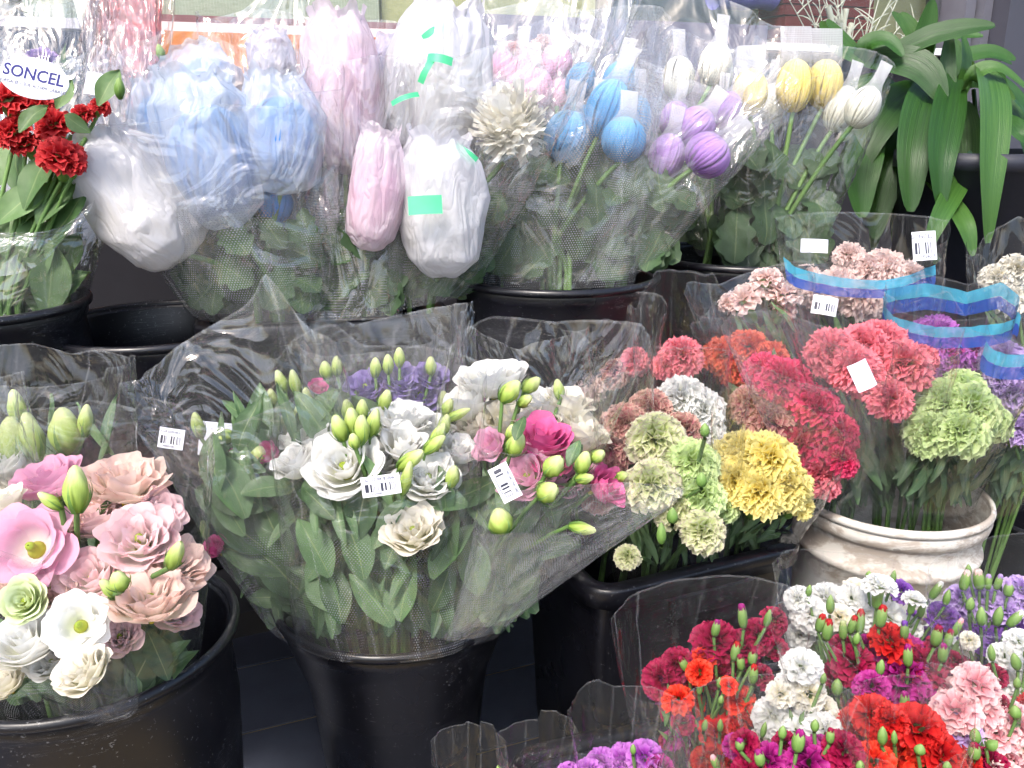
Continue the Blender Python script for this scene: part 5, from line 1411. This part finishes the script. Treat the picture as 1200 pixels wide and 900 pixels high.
for x, y, r_, d_ in ((1112, 468, 36, .01), (1145, 472, 38, .0), (1130, 500, 36, -.02), (1092, 500, 34, .0), (1165, 490, 28, .02), (1135, 450, 30, .03), (1085, 515, 22, .0)): b.carn(x, y, r_, "car_lime", CARN, dd=d_)
b.leaves(40, (1060, 530, 1150, 590), (40, 80), (70, 40), (-.01, .08), NARROW, "leaf_dark")
b.sleeve((1030, 600), (1135, 595), (1050, 430), (1205, 440), 1.30, 1.16, "film", .5, .08, .12, .05, 6, .06, .009, ease=.8)
b = Bouquet("magenta_carnation_bouquet", "magenta and orchid carnations in a blue banded bag behind the lime cluster", "bouquet", WB + V((.05, .06, 0)), at(1090, 560, 1.44), 51, d0=1.36, y0=400, gd=.0002, ax0=1100)
for x, y, r_, mt in ((1098, 386, 30, "car_orchid"), (1122, 415, 30, "car_orchid"), (1090, 415, 26, "car_orchid"), (1142, 405, 22, "car_magenta"), (1110, 395, 26, "car_magenta"), (1070, 395, 20, "car_lilac")): b.carn(x, y, r_, mt, FRILL)
b.leaves(16, (1070, 430, 1150, 540), (40, 60), (90, 40), (0, .05), NARROW)
b.sleeve((1050, 560), (1150, 560), (1040, 352), (1190, 342), 1.42, 1.30, "film", .5, .08, .05, .03, 6, .05, .006, ease=.7, bands=((.90, .96, "band_cyan", "cyan_band"), (.84, .899, "band_blue", "blue_band")))
b = Bouquet("lilac_carnation_bouquet", "lilac carnations in a blue banded bag at the right edge", "bouquet", WB + V((.17, .05, 0)), at(1180, 580, 1.40), 52, d0=1.32, y0=430, gd=.0002, ax0=1190)
for x, y, r_ in ((1180, 418, 30), (1205, 430, 34), (1190, 455, 30), (1215, 480, 30), (1175, 440, 22), (1200, 500, 24)): b.carn(x, y, r_, "car_lilac", CARN)
b.leaves(24, (1150, 520, 1220, 590), (40, 70), (60, 40), (0, .06), NARROW, "leaf_dark")
b.sleeve((1120, 600), (1200, 590), (1160, 385), (1290, 370), 1.38, 1.26, "film", .5, .06, .06, .015, 6, .04, .006, arc=(56, 110), bands=((.88, .95, "band_cyan", "cyan_band"), (.81, .879, "band_blue", "blue_band")))
b = Bouquet("cream_carnation_bouquet", "cream carnations in clear film under the potted plant at the right edge", "bouquet", WB + V((.16, .16, 0)), at(1190, 520, 1.56), 53, d0=1.52, y0=320, gd=.0001, ax0=1190)
for x, y, r_ in ((1170, 322, 22), (1195, 312, 24), (1185, 345, 24), (1210, 340, 24)): b.carn(x, y, r_, "car_ivory", CARN)
b.leaves(20, (1150, 360, 1220, 500), (40, 60), (90, 40), (0, .05), NARROW)
b.sleeve((1150, 540), (1220, 540), (1140, 305), (1240, 292), 1.54, 1.46, "film", .5, .05, .08, .06, 8, .07, .009)

# ------------------------------------------------------------------ spray carnations
def spray(name, label, seed, d0, y0, cx, blooms, buds, sl=None, gd=.00035, extra=()):
    neck = at(cx, y0 + 150, d0 + .05)
    neck.z = max(neck.z, .30)
    base = V((neck.x, neck.y + .02, .05))
    b = Bouquet(name, label, "bouquet", base, neck, seed, "spray carnation bouquets", gd, d0, y0, .0018, cx)
    for t in blooms:
        x, y, r_, mt = t[:4]
        pool = t[4] if len(t) > 4 and t[4] else (SPRAY if r_ > 20 else FLAT + SPRAY)
        b.carn(x, y, r_ * 1.03, mt, pool, t[5] if len(t) > 5 else None, t[6] if len(t) > 6 else b.rg.uniform(-.01, .015))
    for t in blooms:
        for q in range(2):                        # deeper blooms between the leading ones
            b.carn(t[0] + b.rg.uniform(-30, 30), t[1] + b.rg.uniform(2, 34), t[2] * b.rg.uniform(.65, .9), b.rg.choice(DEEP.get(t[3], (t[3],))), SPRAY + FLAT, None, b.rg.uniform(.025, .05), stem=False)
    for t in buds:
        b.sbud(t[0], t[1], t[2], t[3], t[4], t[5] if len(t) > 5 else 90 + b.rg.uniform(-12, 12), -.02 if len(t) < 7 else t[6])
    x0 = min(t[0] for t in blooms); x1 = max(t[0] for t in blooms)
    b.leaves(14, (x0, y0 + 30, x1, y0 + 100), (30, 50), (90, 50), (.07, .12), NARROW, "leaf_lily")
    for q in (sl or ()): b.sleeve(*q[0], q[1] if len(q) > 1 else "film_soft", **(q[2] if len(q) > 2 else {}))
    return b
DEEP = {"car_crimson": ("car_crimson", "car_magenta"), "car_magenta": ("car_magenta", "car_crimson"), "car_scarlet": ("car_red", "car_scarlet", "car_crimson"), "car_white": ("car_white", "car_ivory"), "car_lilac": ("car_lilac", "car_violet")}
spray("red_spray_bouquet", "crimson and scarlet spray carnations in a clear sleeve beside the black crate", 61, .98, 790, 830,
    ((840, 748, 30, "car_crimson"), (795, 775, 22, "car_crimson"), (775, 792, 26, "car_crimson"), (870, 755, 24, "car_crimson"), (892, 742, 22, "car_crimson"), (825, 768, 17, "car_scarlet", None, (-.3, .8, .5)), (818, 785, 17, "car_scarlet", None, (-.4, .7, .5), -.03),
     (795, 817, 20, "car_scarlet"), (855, 803, 12, "car_scarlet", None, (.2, .6, .8), -.03), (868, 818, 22, "car_scarlet"), (880, 832, 20, "car_red"), (843, 858, 24, "car_red"), (800, 845, 16, "car_crimson"), (845, 790, 20, "car_crimson"), (895, 790, 16, "car_crimson"), (860, 850, 22, "car_red"), (910, 725, 18, "car_crimson", None, None, .05)),
    ((870, 722, 8, 18, "car_magenta"), (839, 736, 7, 12, "car_magenta"), (900, 724, 6, 14, None), (862, 763, 8, 14, "car_red"), (883, 790, 8, 15, "car_red"), (882, 770, 8, 12, "car_crimson"), (820, 806, 5, 10, None), (843, 800, 5, 9, None), (845, 820, 5, 7, None), (826, 850, 5, 9, None), (844, 850, 5, 10, None), (868, 776, 7, 12, "car_crimson"), (801, 778, 7, 13, "car_crimson", 120)),
    ((((770, 930), (880, 930), (732, 790), (935, 775), .98, .93), "film_soft", dict(ratio=.4, front=.2, back=.4, jag=.12, fold=.05, crumple=.005)),))
spray("white_spray_bouquet", "white spray carnations standing up against the white bucket", 62, 1.08, 710, 1000,
    ((970, 698, 24, "car_white", FLAT, (-.1, 1, .5)), (935, 700, 18, "car_white"), (952, 718, 24, "car_white", SPRAY, (0, .6, .9)), (1000, 700, 20, "car_white", FLAT), (1030, 684, 22, "car_white", FLAT, (0, 1, .25), -.04), (1071, 700, 15, "car_white", FLAT, (.1, 1, .25), -.04), (1010, 718, 22, "car_white", FLAT), (1045, 722, 22, "car_white", FLAT), (1070, 735, 15, "car_white", FLAT, (.2, .4, .9)), (985, 722, 18, "car_ivory"), (1002, 690, 16, "car_ivory", None, None, .04), (1058, 692, 16, "car_violet", None, None, .04)),
    ((1047, 676, 5, 10, None), (1097, 692, 7, 15, "car_white", 65), (948, 692, 5, 9, None), (973, 708, 7, 14, None, 90, -.05), (1018, 674, 5, 7, None), (1080, 715, 6, 12, None), (1110, 700, 6, 12, None)),
    ((((950, 850), (1060, 850), (915, 690), (1120, 700), 1.12, 1.04), "film_soft", dict(ratio=.4, front=.1, back=.2, jag=.10, fold=.06, crumple=.005)),))
spray("magenta_spray_bouquet", "deep magenta spray carnations with red tipped buds in the middle of the sprays", 63, .97, 780, 1040,
    ((1000, 776, 27, "car_crimson", SPRAY, (-.2, .6, .9)), (1022, 803, 22, "car_magenta", SPRAY, (-.2, .7, .7), -.02), (1062, 792, 38, "car_magenta"), (1085, 776, 30, "car_crimson"), (1045, 748, 26, "car_red"), (1055, 768, 26, "car_crimson"), (1068, 760, 22, "car_magenta"), (1085, 820, 22, "car_magenta"), (1050, 815, 22, "car_crimson"), (1015, 755, 16, "car_magenta"), (1120, 772, 15, "car_crimson", SPRAY, (.4, .7, .5)), (1100, 755, 14, "car_crimson"), (985, 755, 16, "car_crimson")),
    ((970, 738, 9, 16, "car_red"), (962, 730, 8, 14, "car_red"), (988, 738, 7, 15, "car_green"), (999, 732, 7, 14, "car_red"), (1008, 728, 8, 18, "car_red"), (1033, 722, 9, 16, "car_red"), (1064, 768, 8, 16, "car_magenta"), (1032, 782, 7, 12, None), (1060, 821, 8, 15, "car_magenta"), (1098, 745, 9, 16, "car_crimson"), (1112, 748, 7, 14, "car_crimson"), (1105, 765, 8, 14, "car_magenta"), (1060, 738, 7, 14, "car_violet"), (981, 805, 9, 13, None), (1030, 825, 6, 10, None), (1004, 748, 6, 9, None), (1122, 735, 6, 14, "car_pink", 70)),
    ((((980, 960), (1090, 960), (915, 770), (1135, 770), .98, .92), "film_soft", dict(ratio=.5, front=.2, back=.3, jag=.06, fold=.06, crumple=.005)),))
spray("ivory_spray_bouquet", "white spray carnations between the scarlet and the magenta sprays", 64, .92, 820, 930,
    ((940, 778, 25, "car_white", FLAT, (-.1, .8, .7)), (950, 812, 24, "car_ivory", SPRAY, (.1, .5, 1)), (905, 837, 25, "car_white", SPRAY, (-.3, .6, .7)), (948, 842, 22, "car_white"), (970, 858, 28, "car_white"), (930, 800, 20, "car_white"), (935, 855, 22, "car_white"), (915, 812, 18, "car_ivory"), (985, 845, 18, "car_ivory")),
    ((895, 855, 5, 12, None), (965, 795, 5, 9, None)),
    ((((890, 980), (980, 980), (868, 810), (1005, 800), .93, .88), "film_soft", dict(ratio=.4, front=.2, back=.2, jag=.11, fold=.06, crumple=.005)),))
spray("fuchsia_spray_bouquet", "fuchsia spray carnations along the bottom edge below the white ones", 65, .84, 880, 930,
    ((872, 868, 18, "car_crimson"), (900, 890, 24, "car_magenta"), (948, 893, 32, "car_magenta", SPRAY, (0, .6, .9)), (992, 880, 26, "car_crimson"), (962, 872, 16, "car_magenta"), (876, 905, 24, "car_crimson"), (920, 870, 16, "car_crimson"), (1000, 905, 24, "car_magenta"), (930, 915, 26, "car_magenta")),
    ((936, 868, 11, 16, "car_magenta"), (890, 888, 9, 12, "car_magenta"), (867, 872, 8, 9, "car_magenta"), (917, 858, 7, 10, None), (955, 850, 7, 10, None), (973, 862, 7, 11, "car_crimson"), (1008, 897, 7, 8, None), (838, 893, 7, 12, "car_pink", 115)),
    ((((860, 1010), (980, 1010), (800, 865), (1015, 850), .85, .80), "film_soft", dict(ratio=.5, front=.2, back=.15, jag=.08, fold=.07, crumple=.006)),))
spray("scarlet_spray_bouquet", "bright scarlet red spray carnations at the bottom edge", 66, .86, 860, 1060,
    ((1080, 852, 34, "car_red", SPRAY, (.1, .7, .8)), (1052, 884, 34, "car_scarlet"), (1105, 880, 30, "car_red"), (1022, 835, 28, "car_red"), (1025, 892, 26, "car_scarlet"), (1080, 900, 28, "car_scarlet"), (1045, 842, 22, "car_red"), (1115, 900, 22, "car_red")),
    ((1034, 862, 8, 14, None), (1048, 864, 5, 11, None), (1078, 878, 9, 8, None), (1110, 898, 7, 8, None)),
    ((((1010, 1010), (1110, 1010), (990, 840), (1135, 835), .87, .82), "film_soft", dict(ratio=.5, front=.25, back=.2, jag=.06, fold=.06, crumple=.005)),))
spray("rose_spray_bouquet", "salmon pink spray carnations near the lower right corner", 67, .92, 830, 1150,
    ((1148, 802, 30, "car_pink", SPRAY, (.1, .6, .9)), (1120, 830, 30, "car_pink"), (1155, 830, 26, "car_pink"), (1172, 856, 30, "car_pink"), (1195, 845, 28, "car_pink"), (1125, 856, 26, "car_lilac"), (1190, 885, 30, "car_pink"), (1135, 815, 22, "car_pale"), (1205, 870, 24, "car_pale"), (1165, 893, 22, "car_crimson"), (1170, 820, 16, "car_crimson"), (1180, 910, 26, "car_pale")),
    ((1143, 862, 9, 12, None), (1142, 880, 10, 12, "car_crimson"), (1163, 873, 9, 9, None, 40), (1190, 834, 9, 10, None), (1192, 800, 6, 9, None)),
    ((((1110, 1000), (1210, 1000), (1085, 830), (1230, 820), .93, .88), "film_soft", dict(ratio=.4, front=.2, back=.2, jag=.11, fold=.06, crumple=.005)),))
spray("purple_spray_bouquet", "pale purple spray carnations beside the white bucket at the right edge", 68, 1.08, 710, 1150,
    ((1130, 702, 22, "car_lilac"), (1158, 702, 24, "car_lilac"), (1180, 712, 20, "car_lilac"), (1200, 690, 20, "car_lilac"), (1105, 720, 20, "car_violet"), (1155, 745, 22, "car_violet"), (1195, 735, 24, "car_violet"), (1140, 725, 18, "car_violet"), (1170, 755, 18, "car_violet"), (1205, 710, 20, "car_lilac")),
    ((1131, 680, 8, 15, "car_pale"), (1147, 679, 9, 15, "car_pale", 100), (1135, 668, 5, 9, None), (1158, 682, 6, 11, "car_lilac"), (1170, 682, 6, 12, "car_lilac"), (1182, 690, 8, 11, "car_lilac"), (1170, 722, 8, 16, None, 88, -.04), (1150, 722, 8, 14, None, 92, -.04), (1190, 725, 8, 15, "car_white", 55, -.04), (1137, 708, 7, 11, None, 90, -.04)),
    ((((1110, 850), (1210, 850), (1090, 695), (1235, 690), 1.10, 1.04), "film_soft", dict(ratio=.4, front=.2, back=.2, jag=.11, fold=.06, crumple=.005)),))
spray("small_white_spray_bouquet", "small white spray carnations at the right edge above the salmon pink ones", 69, .98, 770, 1190,
    ((1178, 768, 20, "car_white", FLAT, (-.2, .7, .6)), (1196, 750, 18, "car_white", FLAT), (1190, 800, 20, "car_white", FLAT, (-.4, .6, .6)), (1208, 780, 20, "car_white"), (1137, 749, 12, "car_ivory", SPRAY, (-.2, .6, .7)), (1168, 790, 16, "car_crimson"), (1205, 825, 18, "car_red")),
    ((1190, 775, 8, 14, None, 110), (1205, 765, 7, 12, None), (1162, 765, 6, 13, None)),
    ((((1150, 930), (1220, 930), (1130, 760), (1240, 750), 1.0, .95), "film_soft", dict(ratio=.4, front=.2, back=.2, jag=.11, fold=.06, crumple=.005)),))
spray("orchid_spray_bouquet", "orchid pink spray carnations in a dark clear sleeve at the bottom edge", 70, .84, 880, 735,
    ((733, 893, 24, "car_orchid", SPRAY, (0, .6, .9)), (757, 888, 24, "car_orchid", SPRAY, (.1, .6, .9)), (704, 893, 20, "car_orchid"), (720, 905, 22, "car_orchid"), (690, 905, 20, "car_orchid"), (775, 900, 20, "car_magenta")),
    ((742, 878, 5, 8, None),),
    ((((700, 1000), (790, 1000), (672, 855), (805, 850), .85, .80), "film_soft", dict(ratio=.5, front=.1, back=.2, jag=.05, fold=.05, crumple=.005)), (((760, 1000), (830, 1000), (790, 850), (845, 870), .82, .77), "film_soft", dict(ratio=.4, front=.1, back=.2, jag=.14, fold=.08, crumple=.007, name="side_sleeve"))))
spray("dim_spray_bouquet", "empty looking clear sleeves with dark leaves at the bottom edge", 71, .88, 890, 590,
    ((620, 925, 18, "car_magenta"), (560, 930, 18, "car_dusky"), (650, 915, 16, "car_orchid")), ((585, 905, 6, 12, None),),
    ((((540, 1010), (600, 1010), (508, 885), (590, 880), .89, .85), "film_soft", dict(ratio=.4, front=.1, back=.2, jag=.03, fold=.03, crumple=.004)), (((600, 1010), (660, 1010), (585, 880), (675, 875), .89, .85), "film_soft", dict(ratio=.4, front=.1, back=.2, jag=.05, fold=.05, crumple=.004, name="side_sleeve"))))

for b in BOUQUETS:
    b.finish()
